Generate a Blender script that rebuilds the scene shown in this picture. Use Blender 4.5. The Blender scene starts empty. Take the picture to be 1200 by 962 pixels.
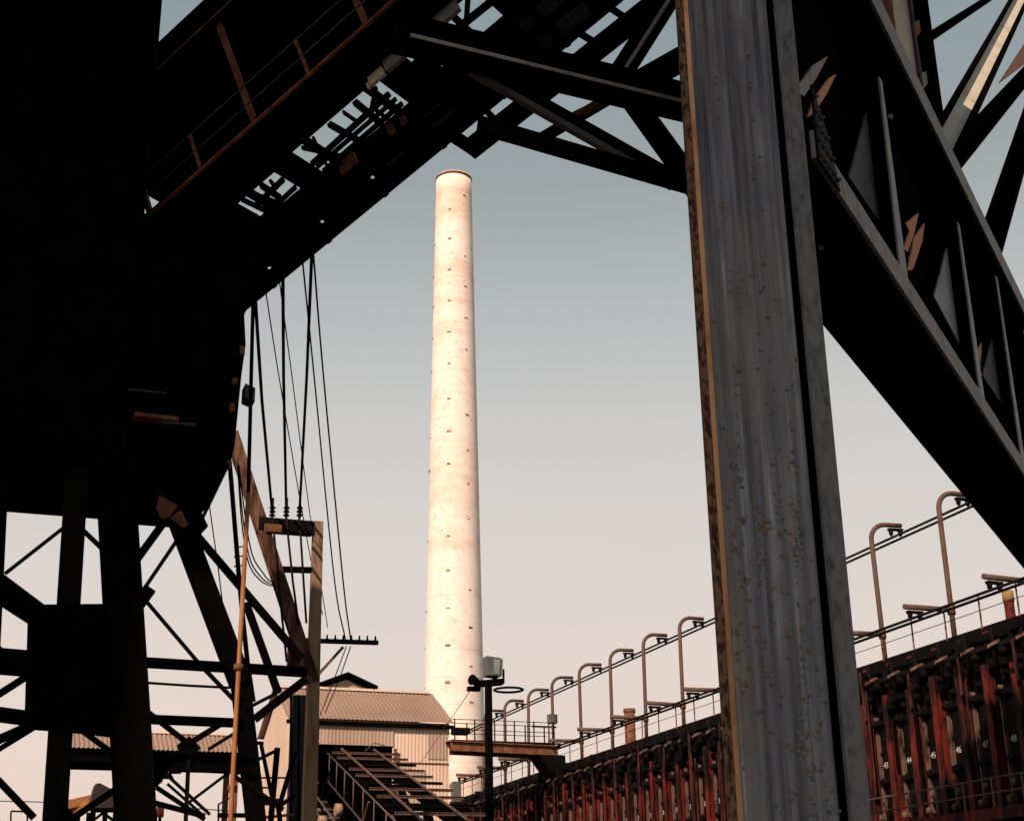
import bpy, math, random
from mathutils import Vector, Matrix
random.seed(7)
V = Vector
scn = bpy.context.scene
COL = scn.collection
# ------------------------------------------------------------------ camera
FPX, PITCH, ROLL, CZ = 1700.0, math.radians(20.5), math.radians(0.9), 1.6
cam = bpy.data.cameras.new("camera"); co = bpy.data.objects.new("camera", cam); COL.objects.link(co)
cam.sensor_fit = 'HORIZONTAL'; cam.sensor_width = 36.0; cam.lens = 36.0 * FPX / 1200.0
cam.clip_start = 0.1; cam.clip_end = 6000
co.matrix_world = Matrix.Translation((0, 0, CZ)) @ Matrix.Rotation(math.pi / 2 + PITCH, 4, 'X') @ Matrix.Rotation(-ROLL, 4, 'Z')
scn.camera = co

def ray(x, y):                      # photo pixel -> direction with unit horizontal length
    a, b = x - 600.0, 481.0 - y
    a2 = a * math.cos(ROLL) + b * math.sin(ROLL); b2 = -a * math.sin(ROLL) + b * math.cos(ROLL)
    v = V((a2, FPX * math.cos(PITCH) - b2 * math.sin(PITCH), FPX * math.sin(PITCH) + b2 * math.cos(PITCH)))
    return v / math.hypot(v.x, v.y)
def at(x, y, d):
    v = ray(x, y); return V((v.x * d, v.y * d, CZ + v.z * d))
U = V((-.3409, .9401, 0)); N = V((.9401, .3409, 0)); Z = V((0, 0, 1))
def onS(x, y, S): v = ray(x, y); return at(x, y, S / (U.x * v.x + U.y * v.y))
def onQ(x, y, Q): v = ray(x, y); return at(x, y, Q / (N.x * v.x + N.y * v.y))
def onz(x, y, z): v = ray(x, y); return at(x, y, (z - CZ) / v.z)
def G(s, q, z): return U * s + N * q + Z * z
def sq(P): return P.dot(U), P.dot(N), P.z
FW = V((0, math.cos(PITCH), math.sin(PITCH)))
def m(P, px): return px * (P - V((0, 0, CZ))).dot(FW) / FPX      # px -> metres at P

# ------------------------------------------------------------------ materials
def new_mat(name):
    M = bpy.data.materials.new(name); M.use_nodes = True
    nt = M.node_tree; b = nt.nodes['Principled BSDF']
    return M, nt, b
def noise(nt, scale, detail=6, rough=.6, vec=None, stretch=None):
    n = nt.nodes.new('ShaderNodeTexNoise'); n.inputs['Scale'].default_value = scale
    n.inputs['Detail'].default_value = detail; n.inputs['Roughness'].default_value = rough
    g = nt.nodes.new('ShaderNodeNewGeometry')
    mp = nt.nodes.new('ShaderNodeMapping')
    if stretch: mp.inputs['Scale'].default_value = stretch
    nt.links.new(g.outputs['Position'], mp.inputs['Vector']); nt.links.new(mp.outputs[0], n.inputs['Vector'])
    return n.outputs['Fac']
def ramp(nt, fac, stops):
    r = nt.nodes.new('ShaderNodeValToRGB'); e = r.color_ramp.elements
    e[0].position, e[0].color = stops[0][0], (*stops[0][1], 1)
    e[1].position, e[1].color = stops[-1][0], (*stops[-1][1], 1)
    for p, c in stops[1:-1]:
        k = e.new(p); k.color = (*c, 1)
    nt.links.new(fac, r.inputs[0]); return r.outputs[0]
def mixc(nt, fac, a, b):
    x = nt.nodes.new('ShaderNodeMix'); x.data_type = 'RGBA'
    for sock, val in ((x.inputs[0], fac), (x.inputs[6], a), (x.inputs[7], b)):
        if hasattr(val, 'is_output'): nt.links.new(val, sock)
        else: sock.default_value = (*val, 1) if isinstance(val, tuple) else val
    return x.outputs[2]
def bump(nt, b, fac, strength, dist=.02):
    k = nt.nodes.new('ShaderNodeBump'); k.inputs['Strength'].default_value = strength; k.inputs['Distance'].default_value = dist
    nt.links.new(fac, k.inputs['Height']); nt.links.new(k.outputs[0], b.inputs['Normal'])
def steel(name, stops, scale=3.0, rough=.7, spec=.3, stretch=None, bmp=.3, metallic=0):
    M, nt, b = new_mat(name)
    f = noise(nt, scale, 8, .65, stretch=stretch)
    nt.links.new(ramp(nt, f, stops), b.inputs['Base Color'])
    b.inputs['Roughness'].default_value = rough; b.inputs['Specular IOR Level'].default_value = spec
    b.inputs['Metallic'].default_value = metallic
    if bmp: bump(nt, b, noise(nt, scale * 6, 5), bmp)
    return M
M = {}
M['soot_shade'] = steel('sooty_and_shaded_black_steel', [(.3, (.0018, .0018, .0018)), (.7, (.004, .0036, .0034))], 2.0, .95, .0)  # blacker than soot; also carries deep shade on several parts
M['soot_shade2'] = steel('sooty_and_shaded_grey_steel', [(.3, (.004, .004, .004)), (.7, (.01, .0095, .009))], 2.0, .9, .03)
M['rustlit'] = steel('orange_rust_and_lit_patches', [(.3, (.3, .1, .05)), (.5, (.5, .25, .15)), (.7, (.4, .13, .06))], 9, .8, .15)
M['greyplate'] = steel('scratched_grey_plate', [(.3, (.09, .08, .085)), (.5, (.16, .145, .15)), (.72, (.13, .1, .08))], 5, .7, .2, stretch=(1, 1, .4))
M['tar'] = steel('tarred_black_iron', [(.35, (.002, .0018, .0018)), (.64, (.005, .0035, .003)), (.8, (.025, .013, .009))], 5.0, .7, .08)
M['cable'] = steel('black_cable', [(.3, (.006, .006, .006)), (.7, (.012, .011, .01))], 5.0, .8, .1, bmp=0)
M['grime'] = steel('grimy_grey_steel', [(.3, (.03, .031, .035)), (.6, (.075, .075, .08)), (.75, (.06, .035, .02))], 2.5, .75, .2)
M['grey'] = steel('weathered_grey_paint', [(.25, (.06, .055, .05)), (.45, (.19, .19, .2)), (.6, (.25, .24, .235)), (.72, (.20, .13, .08)), (.82, (.1, .05, .03))], 3.0, .6, .3)
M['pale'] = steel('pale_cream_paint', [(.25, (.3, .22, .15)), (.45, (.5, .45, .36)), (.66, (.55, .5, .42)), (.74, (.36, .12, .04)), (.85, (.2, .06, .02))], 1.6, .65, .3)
M['rust'] = steel('brown_rust', [(.25, (.05, .022, .013)), (.5, (.17, .07, .035)), (.75, (.3, .14, .07))], 4.0, .85, .15)
M['rustline'] = steel('dull_red_rust', [(.3, (.06, .02, .015)), (.5, (.2, .07, .045)), (.7, (.3, .16, .11))], 5.0, .85, .15)
M['strut'] = steel('streaked_rust_on_tan_paint', [(.36, (.018, .012, .01)), (.48, (.09, .036, .022)), (.58, (.19, .105, .065)), (.75, (.1, .03, .016))], 1.8, .8, .15, stretch=(3, 3, .5))
M['post'] = steel('tan_post_paint', [(.3, (.1, .055, .035)), (.46, (.27, .165, .1)), (.62, (.33, .22, .14)), (.78, (.2, .1, .06))], 1.6, .8, .15, stretch=(3, 3, .5))
M['flange'] = steel('rust_streaked_grey_flange', [(.25, (.05, .035, .03)), (.42, (.17, .15, .14)), (.54, (.24, .215, .195)), (.64, (.17, .1, .065)), (.8, (.09, .045, .03))], 5, .65, .25, stretch=(1, 1, .6))
M['orange'] = steel('orange_pipe_paint', [(.3, (.24, .08, .025)), (.6, (.36, .145, .05)), (.8, (.22, .07, .03))], 1.2, .6, .3)
M['pipe'] = steel('rusty_tan_pipe', [(.25, (.06, .03, .02)), (.5, (.13, .075, .055)), (.75, (.12, .05, .03))], 2.5, .7, .25)
M['red'] = steel('red_oxide_buckstay', [(.4, (.006, .003, .003)), (.48, (.04, .009, .007)), (.56, (.115, .014, .009)), (.62, (.165, .018, .011)), (.69, (.045, .02, .016)), (.8, (.08, .042, .033))], 1.5, .75, .15, stretch=(1.6, 1.6, .5))
M['clay'] = steel('tan_door_jamb', [(.38, (.02, .013, .011)), (.5, (.15, .09, .068)), (.7, (.12, .055, .04))], 2.2, .85, .15, stretch=(2, 2, .6))
M['maroon'] = steel('maroon_stain', [(.4, (.01, .005, .005)), (.55, (.07, .025, .02)), (.7, (.1, .05, .04))], 3, .8, .1, stretch=(2, 2, .5))
M['lid'] = steel('dusty_lid', [(.4, (.04, .022, .016)), (.55, (.24, .13, .09)), (.7, (.2, .1, .07))], 3, .85, .1)
M['glass'] = steel('lamp_glass', [(.3, (.14, .16, .16)), (.7, (.3, .32, .31))], 2.0, .1, .6, bmp=0)
M['lampgrey'] = steel('light_grey_lamp_housing', [(.3, (.06, .068, .07)), (.7, (.13, .14, .14))], 3, .5, .4)
M['white'] = steel('white_number_paint', [(.35, (.25, .24, .23)), (.6, (.6, .59, .57))], 30, .7, .2, bmp=0)
M['yellow'] = steel('faded_yellow_paint', [(.3, (.24, .13, .05)), (.7, (.36, .24, .1))], 8, .8, .2)
M['redlamp'] = steel('red_paint', [(.3, (.5, .05, .02)), (.7, (.6, .09, .03))], 6, .5, .3)
M['mesh'] = steel('blue_grey_grating', [(.3, (.03, .035, .05)), (.7, (.08, .09, .12))], 6, .6, .3)
M['ground'] = steel('cinder_ground', [(.3, (.03, .027, .025)), (.5, (.06, .052, .045)), (.7, (.1, .085, .07))], .8, .95, .1)

def corr_mat(name, base, stain, rust):
    Mx, nt, b = new_mat(name)
    f1 = noise(nt, .5, 6, .6, stretch=(1, 1, .35)); f2 = noise(nt, 3.0, 8, .7, stretch=(4, 4, .5))
    c = mixc(nt, ramp(nt, f1, [(.38, (0, 0, 0)), (.68, (1, 1, 1))]), base, stain)
    c = mixc(nt, ramp(nt, f2, [(.6, (0, 0, 0)), (.78, (.8, .8, .8))]), c, rust)
    nt.links.new(c, b.inputs['Base Color']); b.inputs['Roughness'].default_value = .75; b.inputs['Specular IOR Level'].default_value = .2
    return Mx
M['wall'] = corr_mat('cream_corrugated_sheet', (.75, .56, .45), (.62, .44, .34), (.36, .2, .13))
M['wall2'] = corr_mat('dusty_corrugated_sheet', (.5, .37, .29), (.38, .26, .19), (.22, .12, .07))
M['roof'] = corr_mat('brown_roof_sheet', (.32, .215, .16), (.25, .165, .125), (.15, .08, .055))
M['ridge'] = corr_mat('pale_ridge_cap', (.6, .47, .38), (.5, .38, .3), (.25, .12, .07))

# chimney paint: white with worn bands, ring joints and salmon stains
Mx, nt, b = new_mat('whitewashed_chimney')
g = nt.nodes.new('ShaderNodeNewGeometry'); sp = nt.nodes.new('ShaderNodeSeparateXYZ'); nt.links.new(g.outputs['Position'], sp.inputs[0])
fz = nt.nodes.new('ShaderNodeTexNoise'); fz.noise_dimensions = '1D'; fz.inputs['Scale'].default_value = .11; fz.inputs['Detail'].default_value = 5
nt.links.new(sp.outputs[2], fz.inputs['W'])
band = ramp(nt, fz.outputs['Fac'], [(.5, (0, 0, 0)), (.66, (.7, .7, .7))])
pat = ramp(nt, noise(nt, .55, 8, .7, stretch=(1, 1, 2.2)), [(.48, (0, 0, 0)), (.66, (1, 1, 1))])
c = mixc(nt, band, (.93, .80, .715), (.85, .62, .50))
mm = nt.nodes.new('ShaderNodeMath'); mm.operation = 'MULTIPLY'; nt.links.new(pat, mm.inputs[0]); nt.links.new(band, mm.inputs[1])
c = mixc(nt, mm.outputs[0], c, (.6, .38, .27))
sm = ramp(nt, noise(nt, 1.6, 8, .75), [(.54, (0, 0, 0)), (.68, (.75, .75, .75))])
c = mixc(nt, sm, c, (.66, .43, .32))
wv = nt.nodes.new('ShaderNodeMath'); wv.operation = 'FRACT'; dv = nt.nodes.new('ShaderNodeMath'); dv.operation = 'MULTIPLY'; dv.inputs[1].default_value = 1 / 2.35
nt.links.new(sp.outputs[2], dv.inputs[0]); nt.links.new(dv.outputs[0], wv.inputs[0])
jn = ramp(nt, wv.outputs[0], [(.0, (.55, .55, .55)), (.045, (.0, .0, .0))])
jm = nt.nodes.new('ShaderNodeMath'); jm.operation = 'MULTIPLY'; nt.links.new(jn, jm.inputs[0]); nt.links.new(ramp(nt, noise(nt, .5, 5, .6), [(.38, (0, 0, 0)), (.6, (1.4, 1.4, 1.4))]), jm.inputs[1])
c = mixc(nt, jm.outputs[0], c, (.55, .35, .25))
c = mixc(nt, ramp(nt, noise(nt, .28, 7, .7, stretch=(1, 1, 1.6)), [(.5, (0, 0, 0)), (.72, (.6, .6, .6))]), c, (.7, .48, .37))
nt.links.new(c, b.inputs['Base Color']); b.inputs['Roughness'].default_value = .9; b.inputs['Specular IOR Level'].default_value = .1
M['chimney'] = Mx

M['clay2'] = steel('salmon_mortar', [(.35, (.3, .19, .13)), (.65, (.42, .28, .2))], 4, .9, .1)
# big column paint: blue-grey enamel with vertical tan and dark runs
Mx, nt, b = new_mat('streaked_grey_enamel')
f1 = noise(nt, 15.0, 8, .62, stretch=(1, 1, .02)); f2 = noise(nt, 6.5, 6, .62, stretch=(1, 1, .035)); f3 = noise(nt, 1.1, 5, .6, stretch=(1.6, 1.6, .55)); f4 = noise(nt, 26, 6, .7, stretch=(1, 1, .45))
c = ramp(nt, f1, [(.36, (.022, .026, .036)), (.45, (.072, .083, .112)), (.52, (.13, .143, .178)), (.59, (.18, .19, .218)), (.67, (.42, .41, .39))])
c = mixc(nt, ramp(nt, f2, [(.53, (0, 0, 0)), (.66, (.5, .5, .5))]), c, (.2, .165, .11))
c = mixc(nt, ramp(nt, f3, [(.54, (0, 0, 0)), (.7, (.4, .4, .4))]), c, (.22, .2, .165))
c = mixc(nt, ramp(nt, f4, [(.62, (0, 0, 0)), (.72, (.85, .85, .85))]), c, (.08, .04, .028))
f5 = noise(nt, 1.9, 7, .7, stretch=(1.5, 1.5, .8)); c = mixc(nt, ramp(nt, f5, [(.48, (0, 0, 0)), (.66, (.7, .7, .7))]), c, (.07, .078, .098))
f6 = noise(nt, 5.5, 8, .75, stretch=(1.2, 1.2, .5)); c = mixc(nt, ramp(nt, f6, [(.56, (0, 0, 0)), (.7, (.4, .4, .4))]), c, (.19, .165, .125))
nt.links.new(c, b.inputs['Base Color'])
rr = nt.nodes.new('ShaderNodeMapRange'); rr.inputs[3].default_value = .32; rr.inputs[4].default_value = .62; nt.links.new(f1, rr.inputs[0]); nt.links.new(rr.outputs[0], b.inputs['Roughness'])
b.inputs['Specular IOR Level'].default_value = .5
bump(nt, b, f2, .25, .03)
M['column'] = Mx
M['scale'] = steel('rust_scale', [(.3, (.05, .04, .035)), (.52, (.2, .175, .15)), (.68, (.26, .2, .16)), (.76, (.2, .05, .03))], 24, .9, .15)
M['lip'] = steel('sunlit_rust_edge', [(.25, (.3, .13, .055)), (.5, (.75, .42, .22)), (.75, (.8, .5, .3))], 3, .5, .4, stretch=(1, 1, .5))  # rust orange brightened to carry sunlight along the column's left edge
M['rustflange'] = steel('pitted_rust_flange', [(.3, (.012, .009, .008)), (.44, (.05, .03, .02)), (.52, (.17, .095, .06)), (.75, (.24, .15, .1))], 26, .85, .15, stretch=(1, 1, .45))
M['flange2'] = steel('pitted_grey_flange', [(.3, (.03, .025, .025)), (.42, (.11, .11, .12)), (.6, (.16, .165, .18)), (.72, (.12, .07, .05))], 18, .6, .35, stretch=(1, 1, .4))

# ------------------------------------------------------------------ mesh builder
class MB:
    def __init__(s): s.v = []; s.f = []; s.sm = []
    def add(s, vs, fs, smooth=False):
        o = len(s.v); s.v += [V(p) for p in vs]; s.f += [tuple(i + o for i in f) for f in fs]; s.sm += [smooth] * len(fs); return s
    def frame(s, p0, p1, up):
        t = (p1 - p0).normalized(); up = V(up)
        if abs(t.dot(up.normalized())) > .98: up = -U if abs(t.z) > .9 else Z
        r = t.cross(up).normalized(); return t, r, r.cross(t)
    def beam(s, p0, p1, w, h, up=Z, w1=None, h1=None):        # box from p0 to p1 (centre line)
        p0, p1 = V(p0), V(p1); t, r, k = s.frame(p0, p1, up); w1 = w if w1 is None else w1; h1 = h if h1 is None else h1
        vs = []
        for p, a, b_ in ((p0, w, h), (p1, w1, h1)):
            for i, j in ((-1, -1), (1, -1), (1, 1), (-1, 1)): vs.append(p + r * i * a / 2 + k * j * b_ / 2)
        return s.add(vs, [(3, 2, 1, 0), (4, 5, 6, 7), (0, 1, 5, 4), (1, 2, 6, 5), (2, 3, 7, 6), (3, 0, 4, 7)])
    def ibeam(s, p0, p1, w, h, up=Z, tf=None, tw=None):
        p0, p1 = V(p0), V(p1); t, r, k = s.frame(p0, p1, up); tf = tf or h * .1; tw = tw or w * .12
        a, c_, e = w / 2, h / 2, tw / 2
        pr = [(-a, -c_), (a, -c_), (a, -c_ + tf), (e, -c_ + tf), (e, c_ - tf), (a, c_ - tf), (a, c_), (-a, c_), (-a, c_ - tf), (-e, c_ - tf), (-e, -c_ + tf), (-a, -c_ + tf)]
        vs = [p + r * x + k * y for p in (p0, p1) for x, y in pr]; n = 12
        fs = [(i, (i + 1) % n, n + (i + 1) % n, n + i) for i in range(n)]
        caps = [(0, 1, 2, 11), (3, 4, 9, 10), (5, 6, 7, 8)]
        fs += [tuple(reversed(c)) for c in caps] + [tuple(i + n for i in c) for c in caps]
        fs += [(11, 2, 3, 10)[::-1], (9, 4, 5, 8)[::-1]] + [tuple(i + n for i in (11, 2, 3, 10)), tuple(i + n for i in (9, 4, 5, 8))]
        return s.add(vs, fs)
    def box(s, c, sx, sy, sz, X=N, Y=U):                      # centre, sizes along q, s, z
        c = V(c); vs = [c + X * i * sx / 2 + Y * j * sy / 2 + Z * k * sz / 2 for k in (-1, 1) for i, j in ((-1, -1), (1, -1), (1, 1), (-1, 1))]
        return s.add(vs, [(3, 2, 1, 0), (4, 5, 6, 7), (0, 1, 5, 4), (1, 2, 6, 5), (2, 3, 7, 6), (3, 0, 4, 7)])
    def prism(s, poly, d):                                    # polygon swept by vector d
        poly = [V(p) for p in poly]; n = len(poly); d = V(d)
        vs = poly + [p + d for p in poly]
        return s.add(vs, [tuple(range(n))[::-1], tuple(range(n, 2 * n))] + [(i, (i + 1) % n, n + (i + 1) % n, n + i) for i in range(n)])
    def tube(s, pts, r, seg=8, cap=True, r1=None):
        pts = [V(p) for p in pts]; n = len(pts); vs = []; prev = None
        for i, p in enumerate(pts):
            t = (pts[min(i + 1, n - 1)] - pts[max(i - 1, 0)]).normalized()
            ref = prev if prev is not None else (Z if abs(t.z) < .9 else N)
            a = (ref - t * ref.dot(t)).normalized(); prev = a; b_ = t.cross(a)
            rad = r if r1 is None else r + (r1 - r) * i / (n - 1)
            vs += [p + a * rad * math.cos(2 * math.pi * k / seg) + b_ * rad * math.sin(2 * math.pi * k / seg) for k in range(seg)]
        fs = [(i * seg + k, i * seg + (k + 1) % seg, (i + 1) * seg + (k + 1) % seg, (i + 1) * seg + k) for i in range(n - 1) for k in range(seg)]
        s.add(vs, fs, True)
        if cap: o = len(s.v) - n * seg; s.f += [tuple(range(o, o + seg))[::-1], tuple(range(o + (n - 1) * seg, o + n * seg))]; s.sm += [False, False]
        return s
    def lathe(s, c, prof, seg=32):                            # prof: (radius, z)
        c = V(c); vs = [c + V((r * math.cos(2 * math.pi * k / seg), r * math.sin(2 * math.pi * k / seg), z)) for r, z in prof for k in range(seg)]
        return s.add(vs, [(i * seg + k, i * seg + (k + 1) % seg, (i + 1) * seg + (k + 1) % seg, (i + 1) * seg + k) for i in range(len(prof) - 1) for k in range(seg)], True)
    def ball(s, c, r, sq_=(1, 1, 1), seg=7, rings=4):
        vs = []; c = V(c)
        for i in range(rings + 1):
            th = math.pi * i / rings
            for k in range(seg):
                ph = 2 * math.pi * k / seg; vs.append(c + V((r * sq_[0] * math.sin(th) * math.cos(ph), r * sq_[1] * math.sin(th) * math.sin(ph), r * sq_[2] * math.cos(th))))
        return s.add(vs, [(i * seg + k, (i + 1) * seg + k, (i + 1) * seg + (k + 1) % seg, i * seg + (k + 1) % seg) for i in range(rings) for k in range(seg)], True)
    def build(s, name, mat, parent=None, label=None, bevel=0):
        off = V(parent.get('_o', (0, 0, 0))) if parent else V((0, 0, 0))
        me = bpy.data.meshes.new(name); me.from_pydata([tuple(p - off) for p in s.v], [], s.f)
        me.polygons.foreach_set('use_smooth', s.sm); me.materials.append(mat); me.update()
        o = bpy.data.objects.new(name, me); COL.objects.link(o)
        if parent: o.parent = parent; o['_o'] = tuple(off)
        if label: o['label'] = label
        if bevel:
            bv = o.modifiers.new('bevel', 'BEVEL'); bv.width = bevel; bv.segments = 2; bv.limit_method = 'ANGLE'
        return o
def thing(name, label, cat, loc, group=None):
    o = bpy.data.objects.new(name, None); COL.objects.link(o); o.location = loc; o.empty_display_size = .3
    o['_o'] = tuple(loc); o['label'] = label; o['category'] = cat
    if group: o['group'] = group
    return o
def tag(o, label, cat, group=None):
    o['label'] = label; o['category'] = cat
    if group: o['group'] = group
    return o
def struct(o): o['kind'] = 'structure'; return o
def copy_tree(o, parent=None, root=True):
    c = o.copy(); COL.objects.link(c)
    if parent: c.parent = parent
    for ch in list(o.children): copy_tree(ch, c)
    return c
def foot(P): return V((P.x, P.y, 0))

# ------------------------------------------------------------------ setting
gm = MB(); gm.add([(-2500, -800, 0), (2500, -800, 0), (2500, 4000, 0), (-2500, 4000, 0)], [(0, 1, 2, 3)])
struct(gm.build('ground', M['ground']))

# ------------------------------------------------------------------ chimney
cc = at(532, 500, 125); cc.z = 0
t = thing('brick_chimney', 'very tall white painted chimney with worn salmon bands rising behind the sheet metal building', 'chimney', cc)
H = 72.55; rb, rt_ = 2.92, 1.72
prof = [(rb - (rb - rt_) * k / 40, H * k / 40) for k in range(41)]
MB().lathe(cc, prof + [(rt_ - .35, H), (rt_ - .35, H - 4)], 48).build('shaft', M['chimney'], t)
MB().lathe(cc, [(rt_ + .01, H - .32), (rt_ + .06, H - .3), (rt_ + .06, H - .1), (rt_ - .1, H + .05), (rt_ - .3, H + .05), (rt_ - .3, H - .4)], 48).build('rim', M['rust'], t)
tocam = V((-cc.x, -cc.y, 0)).normalized(); side = V((-tocam.y, tocam.x, 0))
row = 0
for k in range(42):
    z = H - 2.6 - k * 1.62
    if z < 20: break
    R = rb - (rb - rt_) * z / H
    for sgn, par in ((-.56, 0), (.22, 1), (.98, 1)):
        if k % 2 != par or random.random() < .15: continue
        s_ = sgn if sgn > 0 else sgn
        dirv = (tocam * math.sqrt(max(0, 1 - s_ * s_)) + side * -s_).normalized()
        p = cc + dirv * (R + .0) + Z * z
        MB().beam(p - dirv * .1 + Z * random.uniform(-.25, .25), p + dirv * .03 + Z * random.uniform(-.1, .1), random.uniform(.2, .42), random.uniform(.08, .18)).build('putlog_hole', M['clay2'], t)

# ------------------------------------------------------------------ corrugated sheet helper
def corrugated(mb, a, b_, c, d, pitch=.17, amp=.014, rows=1):
    """sheet a-b bottom edge, d-c top edge, ribs running from bottom to top"""
    a, b_, c, d = V(a), V(b_), V(c), V(d); L = (b_ - a).length; n = max(4, int(L / pitch) * 6)
    nrm = (b_ - a).cross(d - a).normalized(); vs = []
    for j in range(2):
        for i in range(n + 1):
            f = i / n; p = (a.lerp(b_, f)) if j == 0 else (d.lerp(c, f))
            vs.append(p + nrm * amp * math.sin(2 * math.pi * f * L / pitch))
    mb.add(vs, [(i, i + 1, n + 1 + i + 1, n + 1 + i) for i in range(n)], True)
    return mb

# ------------------------------------------------------------------ sheet-metal building
S0, S1 = 66.0, 73.0; SR = 69.4; q0, q1 = 13.15, 20.55; ze, zr = 11.75, 13.62
t = thing('sheet_metal_building', 'sunlit corrugated sheet metal building with brown pitched roof in front of the chimney', 'building', G(S0, (q0 + q1) / 2, 0))
w = MB()
corrugated(w, G(S0, 17.8, 0), G(S0, q1, 0), G(S0, q1, ze), G(S0, 17.8, ze))
wl = w.build('front_wall', M['wall'], t)
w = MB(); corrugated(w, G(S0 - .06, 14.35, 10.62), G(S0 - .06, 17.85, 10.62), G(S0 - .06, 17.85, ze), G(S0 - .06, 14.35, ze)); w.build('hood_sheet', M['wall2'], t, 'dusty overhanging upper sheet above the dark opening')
w = MB(); w.prism([G(S0, q0, 0), G(S1, q0, 0), G(S1, q0, ze), G(SR, q0, zr), G(S0, q0, ze)], -N * .05)
w.build('gable_wall', M['wall'], t)
w = MB(); w.box(G(S0 + .35, (q0 + 14.3) / 2, ze / 2), 14.3 - q0, .5, ze - .05); w.box(G((S0 + S1) / 2, q1 - .1, ze / 2), .1, S1 - S0 - .1, ze - .1); w.box(G(S1, (q0 + q1) / 2, ze / 2), q1 - q0 - .2, .1, ze - .1)  # shade on the left front bay is put into a black wall
w.box(G(S0 + 2.6, 16.0, 5.3), 3.6, .1, 10.6); w.build('inner_wall', M['soot_shade'], t)
ov = .24; sl = (zr - ze) / (SR - S0)
for nm, sa, sb in (('roof', S0 - ov, SR), ('roof', S1 + ov, SR)):
    r = MB(); za = ze + .08 - ov * sl
    zb = zr + .08; mid = .52
    sm_, zm = sa + (sb - sa) * mid, za + (zb - za) * mid
    a_, b_ = q0 - .35, q1 + .18
    corrugated(r, G(sa, a_, za + .05), G(sa, b_, za + .05), G(sm_, b_, zm + .05), G(sm_, a_, zm + .05), .2, .016)
    corrugated(r, G(sm_ - .12 * (1 if sb > sa else -1), a_, zm - .02), G(sm_ - .12 * (1 if sb > sa else -1), b_, zm - .02), G(sb, b_, zb), G(sb, a_, zb), .2, .016)
    ro = r.build('roof', M['roof'], t)
    MB().prism([G(sa, a_, za - .05), G(sa, b_, za - .05), G(sa, b_, za - .22), G(sa, a_, za - .22)], U * .1 * (1 if sb > sa else -1)).build('eave_board', M['soot_shade'], ro)
rc = MB(); x = q0 - .3
while x < q1:
    L = random.uniform(.9, 1.5); e = min(x + L - .06, q1 + .1)
    rc.prism([G(SR - .22, x, zr + .05), G(SR, x, zr + .2), G(SR + .22, x, zr + .05)], N * (e - x)); x += L
rc.build('ridge_cap', M['ridge'], t)
MB().beam(G(S0 - .03, 17.82, 9.9), G(S0 - .03, 20.5, 9.9), .03, .05).build('sheet_joint', M['clay'], t)
mo = MB(); mo.prism([G(69.9, 15.35, 13.3), G(69.9, 17.6, 13.3), G(69.9, 17.6, 13.88), G(69.9, 16.46, 14.3), G(69.9, 15.35, 13.88)], U * 5)
mw = mo.build('roof_monitor', M['wall2'], t, 'small gabled monitor on the ridge with black roof edge')
mr = MB()
for a_, b_ in ((14.95, 16.46), (17.98, 16.46)):
    mr.prism([G(69.5, a_, 13.86), G(69.5, b_, 14.48), G(69.5, b_, 14.62), G(69.5, a_, 14.0)], U * 6)
mr.build('monitor_roof', M['soot_shade'], mw)
for (qa, qb, za_, zb_) in ((18.6, 19.4, 7.6, 9.6), (19.5, 20.4, 10.1, 11.2), (18.0, 18.7, 8.9, 9.8)):
    pw = MB(); corrugated(pw, G(S0 - .04, qa, za_), G(S0 - .04, qb, za_), G(S0 - .04, qb, zb_), G(S0 - .04, qa, zb_)); pw.build('patch_sheet', M['wall2'], t)
# window-like dark strips under hood and conduit box on right corner
MB().box(G(S0 - .18, 17.9, 6), .12, .12, 9.0).build('downpipe', M['rust'], t)
MB().box(G(S0 - .4, 20.75, 8.6), .35, .5, .9).build('wall_lamp', M['lampgrey'], t)
MB().box(G(S0 - .3, 21.0, 7.7), .5, .4, .7).build('junction_box', M['soot_shade'], t)

# ------------------------------------------------------------------ elevated shed far left
t = thing('elevated_shed', 'distant elevated shed with ribbed brown roof seen between the left tower beams', 'building', G(81, 10.5, 0))
r = MB(); corrugated(r, G(80, 3.2, 11.97), G(80, 13.45, 11.97), G(82.2, 13.45, 13.15), G(82.2, 3.2, 13.15), .24, .035); r.build('roof', M['roof'], t)
rc = MB(); x = 3.2
while x < 13.3:
    L = random.uniform(1.0, 1.7); rc.prism([G(82, x, 13.12), G(82.2, x, 13.27), G(82.4, x, 13.12)], N * min(L - .08, 13.4 - x)); x += L
rc.build('ridge_cap', M['ridge'], t)
MB().prism([G(80.3, 3.4, 11.3), G(84, 3.4, 11.3), G(84, 3.4, 12), G(82.2, 3.4, 13.1), G(80.3, 3.4, 12)], N * 9.8).build('wall', M['soot_shade'], t)
for q in (3.6, 8.3, 13.0):
    for s_ in (80.6, 83.6): MB().beam(G(s_, q, 0), G(s_, q, 11.3), .3, .3).build('leg', M['rust'], t)

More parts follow.
